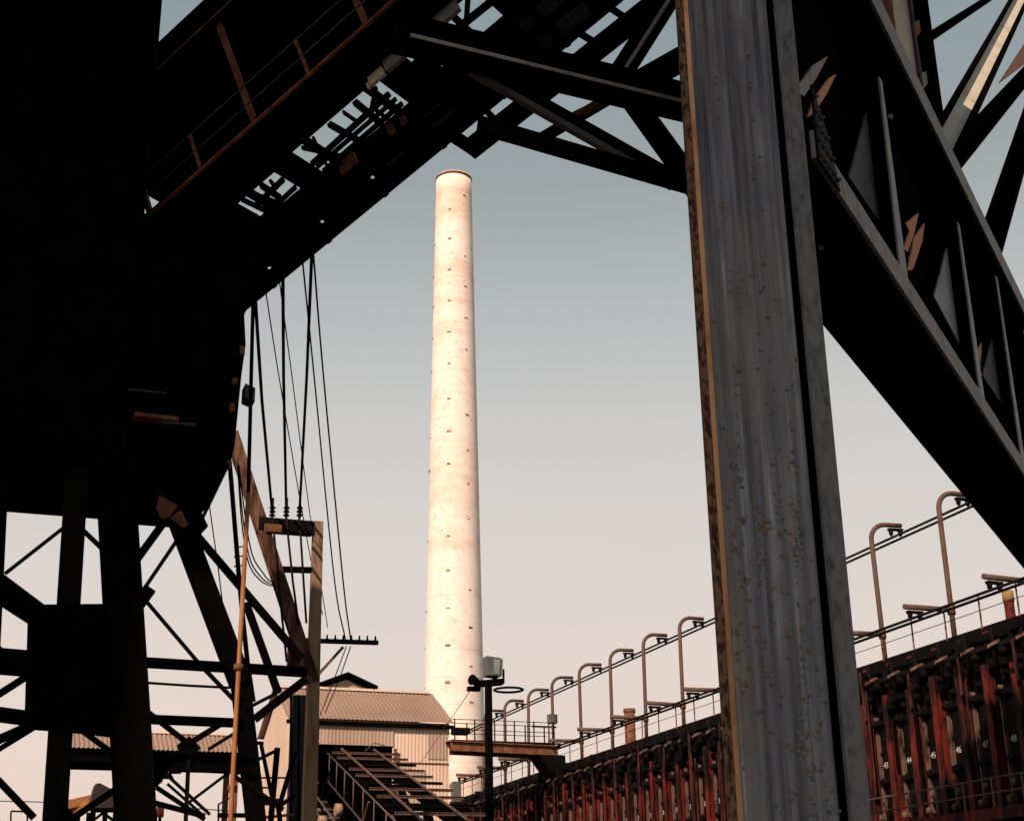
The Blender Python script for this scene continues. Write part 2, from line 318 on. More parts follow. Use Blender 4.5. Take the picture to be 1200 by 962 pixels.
# ------------------------------------------------------------------ trestle of cross beams
tr = [(61.7, 14.0, 9.7), (43.5, 11.95, 5.48)]
def trp(f, off, dz=0):
    a_, b_ = tr; s_ = a_[0] + (b_[0] - a_[0]) * f; q = a_[1] + (b_[1] - a_[1]) * f; z = a_[2] + (b_[2] - a_[2]) * f
    return G(s_, q + off, z + dz)
t = thing('conveyor_trestle', 'inclined bare steel trestle of cross beams descending from the dark building opening', 'trestle', foot(trp(.5, 1.5)))
for off in (.55, 2.05):
    MB().ibeam(trp(-.2, off, -.3), trp(1.75, off, -.3), .22, .42).build('stringer', M['soot_shade'], t)
cb_px = [(389, 881, 469, 884), (387, 891, 482, 892), (407, 900, 494, 901), (408, 908, 506, 910), (418, 916, 520, 919), (428, 927, 533, 928), (440, 937, 548, 938), (453, 947, 564, 949), (467, 957, 578, 958), (482, 968, 594, 970)]
for k in range(12):
    f = k / 9.0 if k < 2 else .12 + (k - 1) * .105
    mb = MB(); mb.ibeam(trp(f, 0, 0), trp(f, 3.0, 0), .08, .1, tf=.02, tw=.025)
    mb.build('cross_beam', M['tar'] if k in (2, 5, 8) else M['pipe'], t)
for off in (.5, 1.95): MB().beam(trp(-.05, off, .1), trp(1.6, off, .1), .06, .06).build('guide_rail', M['pipe'], t)
rnd = random.Random(21)
for k in range(9):
    f = rnd.uniform(.25, 1.15); p = trp(f, rnd.uniform(-1.9, -.3), rnd.uniform(-2.6, -.9)); MB().tube([p - N * .12, p + N * .12], rnd.uniform(.15, .3), 12).build('idler_drum', M['clay2'], t)
for k in range(7):
    f = rnd.uniform(.1, .9); MB().beam(trp(f, rnd.uniform(-1.8, -.2), -2.4), trp(f + rnd.uniform(-.15, .25), rnd.uniform(-1.8, -.2), rnd.uniform(-.9, -.1)), .06, .06).build('brace', M[rnd.choice(('pipe', 'soot_shade', 'rust'))], t)
for f in (.05, .35, .65, .95, 1.3):
    for off in (.55, 2.05):
        p = trp(f, off, -.4); MB().beam(foot(p), p, .22, .22).build('leg', M['soot_shade'], t)
    a_, b_ = trp(f, .55, -.6), trp(f, 2.05, -.6)
    MB().beam(V((a_.x, a_.y, a_.z)), V((b_.x, b_.y, max(.3, b_.z - 2.2))), .1, .1).build('brace', M['soot_shade'], t)
    MB().beam(a_, b_ , .14, .2).build('cross_tie', M['soot_shade'], t)
for f0, f1 in ((.05, .35), (.35, .65), (.65, .95)):
    MB().beam(trp(f0, 2.05, -.5), trp(f1, 2.05, -2.4), .1, .12).build('brace', M['soot_shade'], t)
    MB().beam(trp(f0, .55, -2.4), trp(f1, .55, -.5), .1, .12).build('brace', M['soot_shade'], t)
for dz in (-.12, -1.25):
    MB().tube([trp(-.05, -.1, dz), trp(1.7, -.1, dz)], .03, 6).build('handrail', M['pipe'], t)
for k in range(12):
    f = k * .15; MB().tube([trp(f, -.1, -1.25), trp(f, -.1, -.12)], .025, 6).build('rail_post', M['pipe'], t)
MB().tube([trp(.1, 1.2, .3), trp(.05, 1.7, .55), trp(.0, 2.3, .35)], .02, 5).build('loose_cable', M['pipe'], t)
# lower left side of the trestle: belt housing and rollers catching light
MB().beam(trp(.25, -1.1, -1.6), trp(1.75, -1.1, -1.6), .9, .25).build('belt_deck', M['tar'], t)
for k in range(12):
    p = trp(.3 + k * .11, -1.1, -1.35); MB().tube([p - N * .35, p + N * .35], .08, 10).build('roller', M['pipe'], t)
for dz in (-.9, -.4):
    MB().tube([trp(.2, -1.75, dz), trp(1.7, -1.75, dz)], .03, 6).build('handrail', M['pipe'], t)

# ------------------------------------------------------------------ walkway bridge from building to battery
t = thing('walkway_bridge', 'rusty girder walkway bridge joining sheet metal building to the oven battery', 'footbridge', G(65, 22.6, 0))
MB().ibeam(G(65, 20.3, 10.6), G(65, 25.6, 10.52), .3, .46, tf=.05, tw=.05).build('girder', M['rust'], t)
MB().ibeam(G(66.2, 20.3, 10.6), G(66.2, 25.6, 10.52), .3, .46, tf=.05, tw=.05).build('girder', M['rust'], t)
MB().box(G(65.6, 22.95, 10.86), 5.2, 1.2, .06).build('deck', M['tar'], t)
for i in range(6):
    q = 20.5 + i * .98
    for s_ in (65.0, 66.2): MB().beam(G(s_, q, 10.83), G(s_, q, 11.85), .05, .05).build('rail_post', M['tar'], t)
for z in (11.35, 11.82):
    for s_ in (65.0, 66.2): MB().tube([G(s_, 20.4, z), G(s_, 25.5, z)], .018, 5).build('handrail', M['tar'], t)
MB().prism([G(64.8, 24.6, 10.3), G(64.8, 25.9, 10.3), G(64.8, 25.9, 9.3), G(64.8, 25.2, 9.5)], U * 1.4).build('support_bracket', M['tar'], t)
MB().box(G(64.9, 20.75, 11.25), .75, .6, .28).build('control_box', M['tar'], t)

# ------------------------------------------------------------------ coke oven battery
QF = 25.4; BT = 9.92; PB = 1.2; SC = 38.22            # face, roof height, oven pitch, oven 43 position
t = thing('coke_oven_battery', 'long low oven battery with red rusty buckstays and numbered black doors on the right', 'oven battery', G(60, 31, 0))
w = MB(); w.box(G(58, 32.2, BT / 2 - .1), 12.4, 72, BT - .25)
w.build('body_wall', M['tar'], t)
w = MB(); w.box(G(58, 26.1, BT - .12), .5, 72, .22); w.box(G(58, 25.62, BT - .42), .3, 72, .16); w.tube([G(22, 25.5, BT - .75), G(94, 25.5, BT - .75)], .11, 10)
w.build('roof_coping', M['tar'], t)
w = MB(); w.box(G(58, 25.1, 4.7), 2.2, 72, .3); w.build('bench_ledge', M['red'], t)
def number_mesh(txt):
    cu = bpy.data.curves.new('n', 'FONT'); cu.body = txt; cu.size = .25; cu.extrude = .006; cu.align_x = 'CENTER'; cu.align_y = 'CENTER'
    o = bpy.data.objects.new('n', cu); COL.objects.link(o)
    bpy.context.view_layer.update()
    me = bpy.data.meshes.new_from_object(o.evaluated_get(bpy.context.evaluated_depsgraph_get()))
    bpy.data.objects.remove(o); me.materials.clear(); me.materials.append(M['white']); return me
ROTN = Matrix((( -U.x, 0, -N.x), (-U.y, 0, -N.y), (0, 1, 0))).to_4x4()      # text x -> -U, y -> Z, normal -> -N
off = V(t['_o'])
for num in range(50, 0, -1):
    c = SC + (43 - num) * PB
    rnd = random.Random(num)
    # buckstay standing on the far side of each door
    sb = c + .58
    fw = .22
    bs = MB(); zt_ = 8.75 + rnd.uniform(-.15, .15); zm_, zh_ = (zt_ + 4.6) / 2, zt_ - 4.6
    bs.box(G(sb, QF + .03, zm_), .045, fw, zh_); bs.box(G(sb, QF + .26, zm_), .42, .05, zh_); bs.box(G(sb, QF + .5, zm_), .045, fw, zh_)
    bs.box(G(sb, QF + .3, 9.2), .2, .16, 1.0)
    for z in (6.1, 7.5, 8.5): bs.box(G(sb, QF + .05, z), .1, fw * .8, .12)
    bs.build('buckstay', M['red'], t)
    for k2 in range(2):
        so_ = rnd.choice((rnd.uniform(-.52, -.4), rnd.uniform(.36, .5))); zb_, ze_ = rnd.uniform(5.0, 7.2), rnd.uniform(7.8, 9.5)
        MB().box(G(c + so_, QF + rnd.uniform(.02, .3), (zb_ + ze_) / 2), .05, rnd.uniform(.04, .08), ze_ - zb_).build('tie_strap', M[rnd.choice(('red', 'tar', 'maroon'))], t)
    jb = MB(); jb.prism([G(c + .33, QF + .2, 5.15), G(c + .27, QF + .2, 5.15), G(c + .24, QF + .2, 7.7 + rnd.uniform(-.3, .3)), G(c + .33, QF + .2, 8.2)], N * .3)
    jb.prism([G(c - .36, QF + .3, 5.15), G(c - .32, QF + .3, 5.15), G(c - .32, QF + .3, 8.6), G(c - .36, QF + .3, 8.6)], N * .2)
    jb.build('door_jamb', M['clay'], t)
    d = MB(); d.box(G(c - .03, QF + .42, 6.95), .2, .56, 3.7); d.box(G(c - .03, QF + .3, 6.9), .1, .36, 3.3)
    for z in (6.25, 7.95): d.box(G(c - .03, QF + .2, z), .12, .62, .14); d.tube([G(c - .03, QF + .08, z), G(c - .03, QF + .25, z)], .1, 8)
    for z in (5.5, 7.1, 8.5): d.box(G(c - .03, QF + .27, z), .06, .5, .07)
    d.ball(G(c + .18, QF + .12, 7.95), .13); d.ball(G(c - .2, QF + .14, 8.3), .11); d.ball(G(c + .2, QF + .1, 8.7), .14)
    od = d.build('oven_door', M['tar'], t)
    for p, r in ((G(c - .02, QF + .08, 5.62), .09), (G(c + .25, QF + .08, 5.2), .1)): MB().ball(p, r, (1, 1, 1.2)).build('latch', M['clay'], od)
    if num <= 49:
        me = number_mesh(str(num)); n_ = bpy.data.objects.new('door_number', me); COL.objects.link(n_)
        n_.parent = od; n_.matrix_local = Matrix.Translation(G(c - .02, QF + .236, 6.72) - off) @ ROTN
    # roof-edge fittings: sloping lid plate, valve lumps, charging pipe stub
    MB().prism([G(c + .2, QF - .06, 9.14), G(c - .2, QF - .06, 9.2), G(c - .14, QF + .25, 9.3), G(c + .14, QF + .25, 9.26)], Z * .09).build('lid_plate', M['lid'], t)
    vb = MB()
    for _ in range(7):
        p = G(c + rnd.uniform(-.55, .55), QF + rnd.uniform(-.02, .3), rnd.uniform(8.35, 9.7)); vb.box(p, rnd.uniform(.1, .3), rnd.uniform(.1, .35), rnd.uniform(.08, .3))
    vb.tube([G(c + .1, QF + .1, 8.6), G(c + .1, QF + .05, 9.75)], .07, 7); vb.ball(G(c - .3, QF + .05, 9.0), .15)
    vb.build('roof_valve', M['tar'], t)
    if num % 2: MB().beam(G(c + .35, QF - .05, 8.1), G(c + .42 + rnd.uniform(-.1, .1), QF - .05, 9.3 + rnd.uniform(-.3, .3)), .05, .07).build('gas_pipe', M['maroon'], t)

# bench handrail
t = thing('bench_handrail', 'low rusty handrail along the bench below the numbered oven doors', 'railing', G(36, 24.3, 4.85))
for i in range(20):
    s_ = 28.0 + i * 1.2; MB().beam(G(s_, 24.3, 4.85), G(s_, 24.3, 5.62), .05, .05).build('rail_post', M['pipe'], t)
for z in (5.24, 5.6): MB().tube([G(26.8, 24.3, z), G(52, 24.3, z)], .025, 6).build('rail', M['pipe'], t)
# roof handrail
t = thing('battery_roof_handrail', 'thin black handrail along the battery roof edge under the lower contact rails', 'railing', G(58, 25.75, BT))
for i in range(38):
    s_ = 28.2 + i * 1.62; MB().beam(G(s_, 25.75, BT - .1), G(s_, 25.75, BT + .85), .035, .035).build('rail_post', M['rustline'], t)
MB().tube([G(26, 25.75, BT + .42), G(90, 25.75, BT + .42)], .012, 5).build('rail', M['cable'], t)

# conductor posts on the battery roof
QP = 26.8; ZT = 14.68; ZA = 11.0
ords = ['first', 'second', 'third', 'fourth', 'fifth', 'sixth', 'seventh', 'eighth', 'ninth', 'tenth', 'eleventh', 'twelfth']
S_0, DP = 35.72, 3.65
P0 = G(S_0, QP, BT - .2)
proto = thing('hooked_post', '', 'post', P0, 'hooked posts along the battery roof')
R = .55; pts = [P0, G(S_0, QP, ZT - R)]
for k in range(1, 9):
    a_ = math.pi / 2 * k / 8; pts.append(G(S_0, QP + R * (1 - math.cos(a_)), ZT - R + R * math.sin(a_)))
pts.append(G(S_0, QP + 1.15, ZT)); pts.insert(1, G(S_0, QP, 12.0))
MB().tube(pts, .08, 12).build('bent_pipe', M['pipe'], proto)
MB().tube([G(S_0, QP, ZA), G(S_0, QP - 1.65, ZA)], .085, 10).build('side_arm', M['pipe'], proto)
def hanger(q, z):
    h = MB(); h.box(G(S_0, q, z - .07), .52, .14, .07)
    for e in (-.17, .17): h.tube([G(S_0, q + e, z - .1), G(S_0, q + e, z - .22), G(S_0, q + e, z - .3)], .09, 8, r1=.03)
    for e in (-.17, .17): h.ball(G(S_0, q + e, z - .2), .08)
    return h
MB().tube([G(S_0, QP, ZA - .14), G(S_0, QP, ZA + .14)], .12, 10).build('pipe_clamp', M['rust'], proto)
hanger(QP + .92, ZT - .08).build('insulator_hanger', M['tar'], proto)
hanger(QP - 1.3, ZA - .08).build('insulator_hanger', M['tar'], proto)
for k in range(-1, 13):
    o = proto if k == 0 else copy_tree(proto)
    o.location = G(S_0 + DP * k, QP, BT - .2); o['_o'] = tuple(o.location)
    if k: o.rotation_euler = (random.uniform(-.012, .012), random.uniform(-.012, .012), random.uniform(-.12, .12))
    if k < 0: lab = 'hooked rusty pipe post at the right edge with only its side arm showing'
    elif k == 0: lab = 'tall hooked rusty pipe post right of the column, its tip meeting the black girder'
    elif k == 1: lab = 'hooked rusty pipe post just right of the wide grey column'
    elif k <= 4: lab = 'hooked rusty pipe post hidden behind the wide grey column'
    else: lab = '%s hooked rusty pipe post counting leftward from the wide grey column' % ords[k - 5]
    o['label'] = lab
    if 2 <= k <= 3:
        for ch in list(o.children_recursive): bpy.data.objects.remove(ch)
        bpy.data.objects.remove(o)
def rail(q, z, label): tag(MB().tube([G(22, q, z), G(86, q, z)], .045, 6).build('contact_rail', M['cable']), label, 'contact rail', 'contact rails above the battery')
rail(QP + .75, ZT - .42, 'upper rail of the high pair of black contact rails under the post tips')
rail(QP + 1.09, ZT - .42, 'lower rail of the high pair of black contact rails under the post tips')
rail(QP - 1.47, ZA - .36, 'upper rail of the low pair of black contact rails under the side arms')
rail(QP - 1.13, ZA - .36, 'lower rail of the low pair of black contact rails under the side arms')
P = G(59.5, 26.9, BT); t = thing('vent_stack', 'short fat rusty stack standing on the battery roof left of the grey column', 'stack', P)
MB().lathe(P, [(.24, 0), (.24, 1.75), (.21, 1.75), (.21, .5)], 18).build('barrel', M['rust'], t)
MB().lathe(P, [(.25, 1.6), (.27, 1.62), (.27, 1.78), (.2, 1.78)], 18).build('rim', M['rust'], t)
P = G(33.1, 26.8, BT); t = thing('capped_vent', 'small red vent stub with yellow cap on battery roof at right edge', 'vent', P)
MB().lathe(P, [(.14, 0), (.14, .75), (0, .75)], 14).build('barrel', M['red'], t)
MB().lathe(P, [(.0, .7), (.16, .74), (.16, 1.05), (0, 1.08)], 14).build('cap', M['yellow'], t)
P = G(69.2, 26.8, BT); t = thing('roof_lamp_post', 'small lamp post with two level arms on the roof past the footbridge', 'lamp post', P)
MB().tube([P, P + Z * 2.6], .05, 8).build('pole', M['pipe'], t); MB().beam(P + Z * 2.35 - N * .9, P + Z * 2.35 + N * .4, .08, .08).build('arm', M['tar'], t)
MB().box(P + Z * 2.75 + N * .2, .45, .3, .45).build('lamp_head', M['lampgrey'], t)

# ------------------------------------------------------------------ floodlight pole
P = onS(573, 880, 40); P.z = 0; zt = onS(572, 803, 40).z
t = thing('floodlight_pole', 'black pole carrying a grey box floodlight, siren horn and ring bracket before the chimney foot', 'light pole', P)
T = P + Z * zt
MB().tube([P, P + Z * (zt / 2), T], .13, 12, r1=.11).build('pole', M['soot_shade'], t)
MB().beam(T - N * .42 + Z * .02, T + N * .42 + Z * .12, .2, .18).build('cross_arm', M['soot_shade'], t)
fl = MB(); c = T + N * .2 + Z * .56
fl.prism([c + N * -.22 + Z * -.26, c + N * .18 + Z * -.29, c + N * .21 + Z * .27, c + N * -.25 + Z * .31], U * .42)
fo = fl.build('floodlight', M['lampgrey'], t, bevel=.02)
MB().prism([c + N * .2 - U * .02 + Z * -.26, c + N * .23 - U * .02 + Z * .24, c + N * .23 + U * .4 + Z * .24, c + N * .2 + U * .4 + Z * -.26], N * .03).build('glass', M['glass'], fo)
MB().prism([c + N * -.02 - U * .015 + Z * -.2, c + N * .14 - U * .015 + Z * -.22, c + N * .17 - U * .015 + Z * .2, c + N * -.03 - U * .015 + Z * .22], U * .02).build('glass', M['glass'], fo)
y_ = MB(); y_.beam(T + N * .2 + Z * .1, T + N * .2 + Z * .3, .12, .12); y_.beam(T + N * .47 + Z * .08, T + N * .47 + Z * .5, .04, .08); y_.build('yoke', M['soot_shade'], t)
MB().tube([T - N * .55 + Z * .12 - U * .15, T - N * .3 + Z * .1], .16, 12, r1=.06).build('siren_horn', M['soot_shade'], t)
MB().box(T - N * .45 - Z * .12, .36, .2, .12).build('horn_bracket', M['soot_shade'], t)
MB().tube([T + N * .62 + V((0, 0, -.1)) + (N * math.cos(k * math.pi / 12) * .42 + U * math.sin(k * math.pi / 12) * .42) for k in range(25)], .035, 6).build('ring_bracket', M['soot_shade'], t)

# ------------------------------------------------------------------ portal frame, cables, pipes (36 m away)
SP = 36.0
def q36(x, y, dS=0): return onS(x, y, SP + dS)
a_ = q36(373, 615); t = thing('portal_frame', 'rust streaked portal frame with leaning strut and square top beam carrying cables', 'steel frame', foot(a_))
c0, c1 = q36(372.5, 612), q36(362, 962); cb = c1 + (c1 - c0) * (c1.z / (c0.z - c1.z))
MB().beam(cb, c0, .38, .3, w1=.24, h1=.26).build('post', M['post'], t)
s0, s1 = q36(271, 508), q36(366, 800); MB().ibeam(s0, s1, .32, .32, up=U, tf=.05, tw=.06).build('leaning_strut', M['strut'], t)
MB().box((q36(302, 615) + q36(366, 619.5)) / 2, (q36(366, 619) - q36(302, 615)).length, .36, m(c0, 15)).build('top_beam', M['soot_shade2'], t)  # shade over the top beam is put into its dark colour
MB().beam(q36(328, 667, .1), q36(366, 668, .1), .18, .13).build('lower_bar', M['soot_shade'], t)
MB().box(q36(344, 772, .4), .3, .2, .85).build('rusty_panel', M['strut'], t)
MB().box(q36(347, 900, .7), .34, .3, 3.6).build('duct', M['grime'], t)
for x in (341, 350): MB().tube([q36(x, 815, .5), q36(x, 975, .5)], .03, 6).build('conduit', M['tar'], t)
MB().box(q36(320, 618.5, -.22), .45, .02, .2).build('rust_plate', M['rust'], t)
for x, y in ((319, 603), (335.5, 603), (351, 603)):
    p = q36(x, y); i_ = MB()
    for k in range(3): i_.lathe(p + Z * (-.05 + k * .1), [(.02, 0), (.09, .02), (.05, .08), (.02, .1)], 10)
    i_.tube([p - Z * .2, p + Z * .45], .035, 6); i_.build('insulator', M['cable'], t)
# cables
def cable(pxs, r, label, d0=None, group='cables hanging by the portal frame'):
    pts = [onS(x, y, s_) for x, y, s_ in pxs]
    if len(pts) > 3:
        q_ = []; e = [pts[0] * 2 - pts[1]] + pts + [pts[-1] * 2 - pts[-2]]
        for i in range(len(pts) - 1):
            a, b_, c_, d_ = e[i:i + 4]
            for k in range(6):
                f = k / 6; q_.append(.5 * (2 * b_ + (c_ - a) * f + (2 * a - 5 * b_ + 4 * c_ - d_) * f * f + (3 * b_ - a - 3 * c_ + d_) * f ** 3))
        pts = q_ + [pts[-1]]
    tag(MB().tube(pts, r, 6).build('hanging_cable', M['cable']), label, 'cable', group)
cable([(298, 332, 24), (307, 470, 30), (319, 600, SP)], .038, 'thick black cable ending at the left insulator on the portal frame')
cable([(331.5, 315, 24), (332.3, 440, 29), (335.5, 600, SP)], .038, 'thick black cable ending at the middle insulator on the portal frame')
cable([(366, 282, 24), (359.5, 440, 30), (351, 600, SP)], .038, 'thick black cable ending at the right insulator on the portal frame')
cable([(309, 326, 25), (330, 460, 31), (364, 655, 37), (378, 720, 40)], .014, 'thin wire passing between left and middle thick cables')
cable([(326, 318, 25), (342, 440, 31), (364, 608, 38), (384, 735, 42)], .014, 'thin wire passing between middle and right thick cables')
cable([(353, 290, 25), (368, 440, 31), (392, 680, 37), (405, 750, 40)], .02, 'left of the two thin wires dropping freely at far right')
cable([(366, 282, 25), (379, 440, 31), (402, 680, 37), (411, 750, 40)], .022, 'right of the two thin wires dropping freely at far right')
cable([(319.5, 607, SP - .2), (327, 690, SP - .2), (336, 775, SP - .2)], .03, 'black lead running down from the left insulator behind the strut')
cable([(335.5, 607, SP - .2), (343, 680, SP - .2), (350, 732, SP - .2)], .03, 'black lead running down from the middle insulator')
cable([(351, 607, SP - .2), (355, 670, SP - .2), (359, 730, SP - .2)], .03, 'black lead running down from the right insulator to the post')
cable([(245, 590, 40), (255, 660, 40), (263, 725, 40)], .018, 'thin far wire left of the orange pipe')
for k, (dx, dy) in enumerate(((0, 0), (-2, 3), (3, -4))):
    cable([(279 + dx * .3, 545, 33), (285 + dx, 610, 34), (293 + dx, 655 + dy, 35), (305 + dx, 675 + dy, 35.6), (317, 684 + dy * .7, 36), (324, 681 + dy * .5, 36.2)], .018,
          ['middle one of three drooping black wires right of the orange pipe', 'lowest of three drooping black wires right of the orange pipe', 'highest of three drooping black wires right of the orange pipe'][k])
# orange pipe
b0, b1, b2, b3 = onS(297, 335, 19.4), onS(291, 578, 19.4), onS(281, 760, 19.3), onS(270, 962, 19.2)
bb = b3 + (b3 - b2) * (b3.z / (b2.z - b3.z))
t = thing('riser_pipe', 'slim bright orange riser pipe standing among the black tower braces', 'pipe', foot(bb))
MB().tube([b0, b1], .028, 10).build('shaded_upper_pipe', M['soot_shade'], t)  # same pipe in shade; the darkness is put into the colour
MB().tube([b1, b2, b3, bb], .032, 12).build('lower_pipe', M['orange'], t)
for y, x in ((782, 279.6), (924, 272)):
    p = onS(x, y, 19.3); MB().tube([p - Z * .04, p + Z * .04], .065, 12).build('flange', M['rust'], t)
for y in (640, 651, 662):
    p = onS(287, y, 19.4); MB().tube([p, p - N * .15 - Z * .03], .01, 5).build('bracket_pin', M['soot_shade'], t)
# far cross-arm behind the portal
p0, p1 = onS(378, 751.5, 40), onS(443, 753, 40)
t = thing('insulator_cross_arm', 'black insulator crossarm sticking out behind the portal post with braces', 'crossarm', (p0 + p1) / 2)
MB().beam(p0 - N * .6, p1, .12, .12).build('arm', M['soot_shade'], t)
for k in range(7):
    p = p0.lerp(p1, .08 + k * .145) + Z * .1; MB().tube([p - Z * .05, p + Z * .03, p + Z * .05, p + Z * .1], .035, 6, r1=.02).build('pin_insulator', M['soot_shade'], t)
MB().beam(onS(374, 789, 40), onS(402, 758, 40), .08, .08).build('brace', M['pipe'], t)
cable([(411, 757, 40), (396, 800, 43), (381, 835, 48)], .016, 'left of two guy wires below the insulator crossarm', group='guy wires')
cable([(406, 757, 40), (390, 800, 43), (375, 838, 48)], .016, 'right of two guy wires below the insulator crossarm', group='guy wires')
tag(MB().tube([onS(553, 806, 40), onS(523, 850, 55), onS(492, 895, 63)], .012, 5).build('guy_wire', M['clay']), 'faint pale guy wire slanting across the sunlit front wall', 'wire')

# ------------------------------------------------------------------ left tower: transfer house, hopper, legs
ST = 20.0
def o20(x, y, d=0): return onS(x, y, ST + d)
tq = G(ST + 1.5, -.4, 0)
t = thing('hopper_tower', 'huge black silhouetted coal bin tower on braced steel legs filling the left side', 'tower', tq)
zb = onS(100, 607, ST + 3.2).z
MB().prism([G(ST, -5.5, zb), G(ST, 1.445, zb), G(ST, 1.445, 23.8), G(ST, -5.5, 23.8)], U * 3.2).build('transfer_house', M['soot_shade'], t)
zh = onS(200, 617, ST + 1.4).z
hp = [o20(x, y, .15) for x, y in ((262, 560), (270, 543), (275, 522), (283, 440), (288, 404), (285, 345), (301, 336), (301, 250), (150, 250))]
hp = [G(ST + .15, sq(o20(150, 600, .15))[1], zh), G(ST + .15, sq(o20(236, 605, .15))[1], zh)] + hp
ho = MB().prism(hp, U * 1.3).build('coal_hopper', M['soot_shade'], t)
lad = MB()
for a_, b_ in (((222, 626), (261, 546)), ((230, 622), (268, 543))): lad.beam(o20(*a_, -.05), o20(*b_, -.05), .035, .05)
for k in range(6):
    f = k / 5 * .92 + .03; lad.beam(o20(222 + 39 * f, 626 - 80 * f, -.06), o20(230 + 38 * f, 622 - 79 * f, -.06), .03, .03)
lad.build('ladder', M['soot_shade'], ho)
MB().box(o20(291, 464, .3), .16, .3, .22, X=(N + Z * -.35).normalized()).build('sheave_block', M['grime'], ho)
for x, y, l in ((284, 411, .14), (275, 447, .1), (272, 478, .12), (268, 545, .12)): MB().box(o20(x, y, .1), .07, .06, l).build('bracket', M['rust'], ho)
MB().beam(o20(157, 488, -.1), o20(208, 494, -.1), .25, .06).build('ledge', M['rust'], t)
MB().beam(o20(190, 497, -.1), o20(228, 500, -.1), .2, .03).build('ledge', M['grime'], t)
MB().beam(o20(150, 457, -.1), o20(195, 462, -.1), .1, .02).build('ledge', M['grime'], t)
def leg(a_, b_, wpx, mat='soot_shade', d=0, name='leg', toground=True, hpx=None):
    A, B = o20(*a_, d), o20(*b_, d)
    if toground and B.z > 0: B = B + (B - A) * (B.z / (A.z - B.z))
    MB().ibeam(A, B, m(A, wpx), m(A, hpx or wpx), up=U, tf=.06, tw=.1).build(name, M[mat], t) if wpx > 14 else MB().beam(A, B, m(A, wpx), m(A, hpx or wpx), up=U).build(name, M[mat], t)
def br(a_, b_, wpx, mat='soot_shade', d=.12, name='brace'): leg(a_, b_, wpx, mat, d, name, False)
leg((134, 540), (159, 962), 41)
leg((91, 540), (64, 962), 25, 'soot_shade2', .5)
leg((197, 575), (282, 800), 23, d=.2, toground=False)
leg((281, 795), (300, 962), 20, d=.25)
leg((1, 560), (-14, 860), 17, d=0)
MB().prism([o20(x, y, .1) for x, y in ((34, 722), (46, 708), (135, 707), (135, 858), (126, 857), (82, 852), (30, 848))], U * .5).build('counterweight_box', M['soot_shade'], t)
MB().prism([o20(x, y, .2) for x, y in ((-6, 664), (4, 672), (52, 708), (52, 728), (36, 727), (-6, 700))], U * .3).build('knee_gusset', M['soot_shade'], t)
for a_, b_, w_ in (((-8, 774), (40, 778), 27), ((-8, 836), (36, 842), 16), ((6, 672), (80, 614), 4), ((-4, 815), (32, 792), 8), ((-5, 868), (42, 847), 10), ((-5, 880), (47, 848), 6),
                   ((98, 622), (122, 645), 5), ((92, 853), (132, 882), 6), ((-6, 754), (10, 770), 5), ((-4, 912), (40, 958), 8), ((-6, 958), (8, 978), 6), ((60, 975), (135, 925), 8), ((66, 940), (90, 965), 10),
                   ((192, 612), (160, 656), 9), ((208, 632), (166, 694), 4.5), ((166, 698), (234, 778), 4), ((160, 712), (176, 690), 14),
                   ((160, 824), (222, 872), 6), ((220, 872), (262, 846), 7), ((244, 878), (276, 858), 4), ((234, 778), (280, 826), 4.5),
                   ((220, 615), (354, 772), 8), ((299, 842), (358, 796), 10), ((285, 832), (324, 812), 4), ((288, 706), (326, 812), 8),
                   ((170, 904), (190, 896), 5), ((185, 898), (246, 954), 3.5), ((268, 905), (220, 941), 3.5), ((183, 922), (240, 960), 5), ((274, 909), (328, 945), 5), ((196, 918), (236, 953), 3), ((172, 938), (240, 956), 6)):
    br(a_, b_, w_)
br((221, 890), (217, 975), 4.5, 'soot_shade2')
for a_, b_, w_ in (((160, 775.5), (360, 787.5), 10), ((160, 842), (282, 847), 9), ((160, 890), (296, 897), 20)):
    A, B = o20(*a_, .15), o20(*b_, .15); MB().ibeam(A, B, .2, m(A, w_)).build('cross_beam', M['soot_shade'], t)
MB().tube([o20(160, 799), o20(220, 803), o20(268, 805.5), o20(279, 804)], .018, 6).build('conduit', M['soot_shade'], t)
MB().tube([o20(269, 540, .5), o20(281, 688, .5), o20(290, 776, .5), o20(297, 822, .5)], .035, 8).build('conduit', M['soot_shade'], t)
MB().prism([o20(x, y, .1) for x, y in ((168, 912), (176, 908), (196, 900), (190, 916), (178, 926), (168, 926))], U * .1).build('gusset', M['soot_shade'], t)
MB().prism([o20(x, y, .1) for x, y in ((208, 872), (222, 862), (236, 876), (230, 882), (212, 882))], U * .1).build('gusset', M['soot_shade'], t)
MB().prism([o20(x, y, .05) for x, y in ((196, 602), (236, 600), (244, 616), (222, 640), (212, 640), (204, 622))], U * .1).build('gusset', M['soot_shade'], t)
MB().prism([o20(x, y, -.02) for x, y in ((187, 580), (208, 592), (199, 605), (190, 608), (183, 595))], U * .04).build('gusset', M['rust'], t)
MB().prism([o20(x, y, -.02) for x, y in ((199, 606), (212, 598), (221, 615), (214, 618))], U * .04).build('gusset', M['rust'], t)
MB().tube([o20(176, 906, 0), o20(196, 902, 0), o20(205, 899, 0)], .03, 6).build('lamp_arm', M['soot_shade'], t)
MB().lathe(o20(205, 903, 0), [(.0, .05), (.05, .03), (.09, -.03), (0, -.04)], 12).build('lamp_shade', M['soot_shade'], t)
MB().lathe(o20(196, 909, 0), [(.0, .05), (.05, .03), (.09, -.03), (0, -.04)], 12).build('lamp_shade', M['soot_shade'], t)

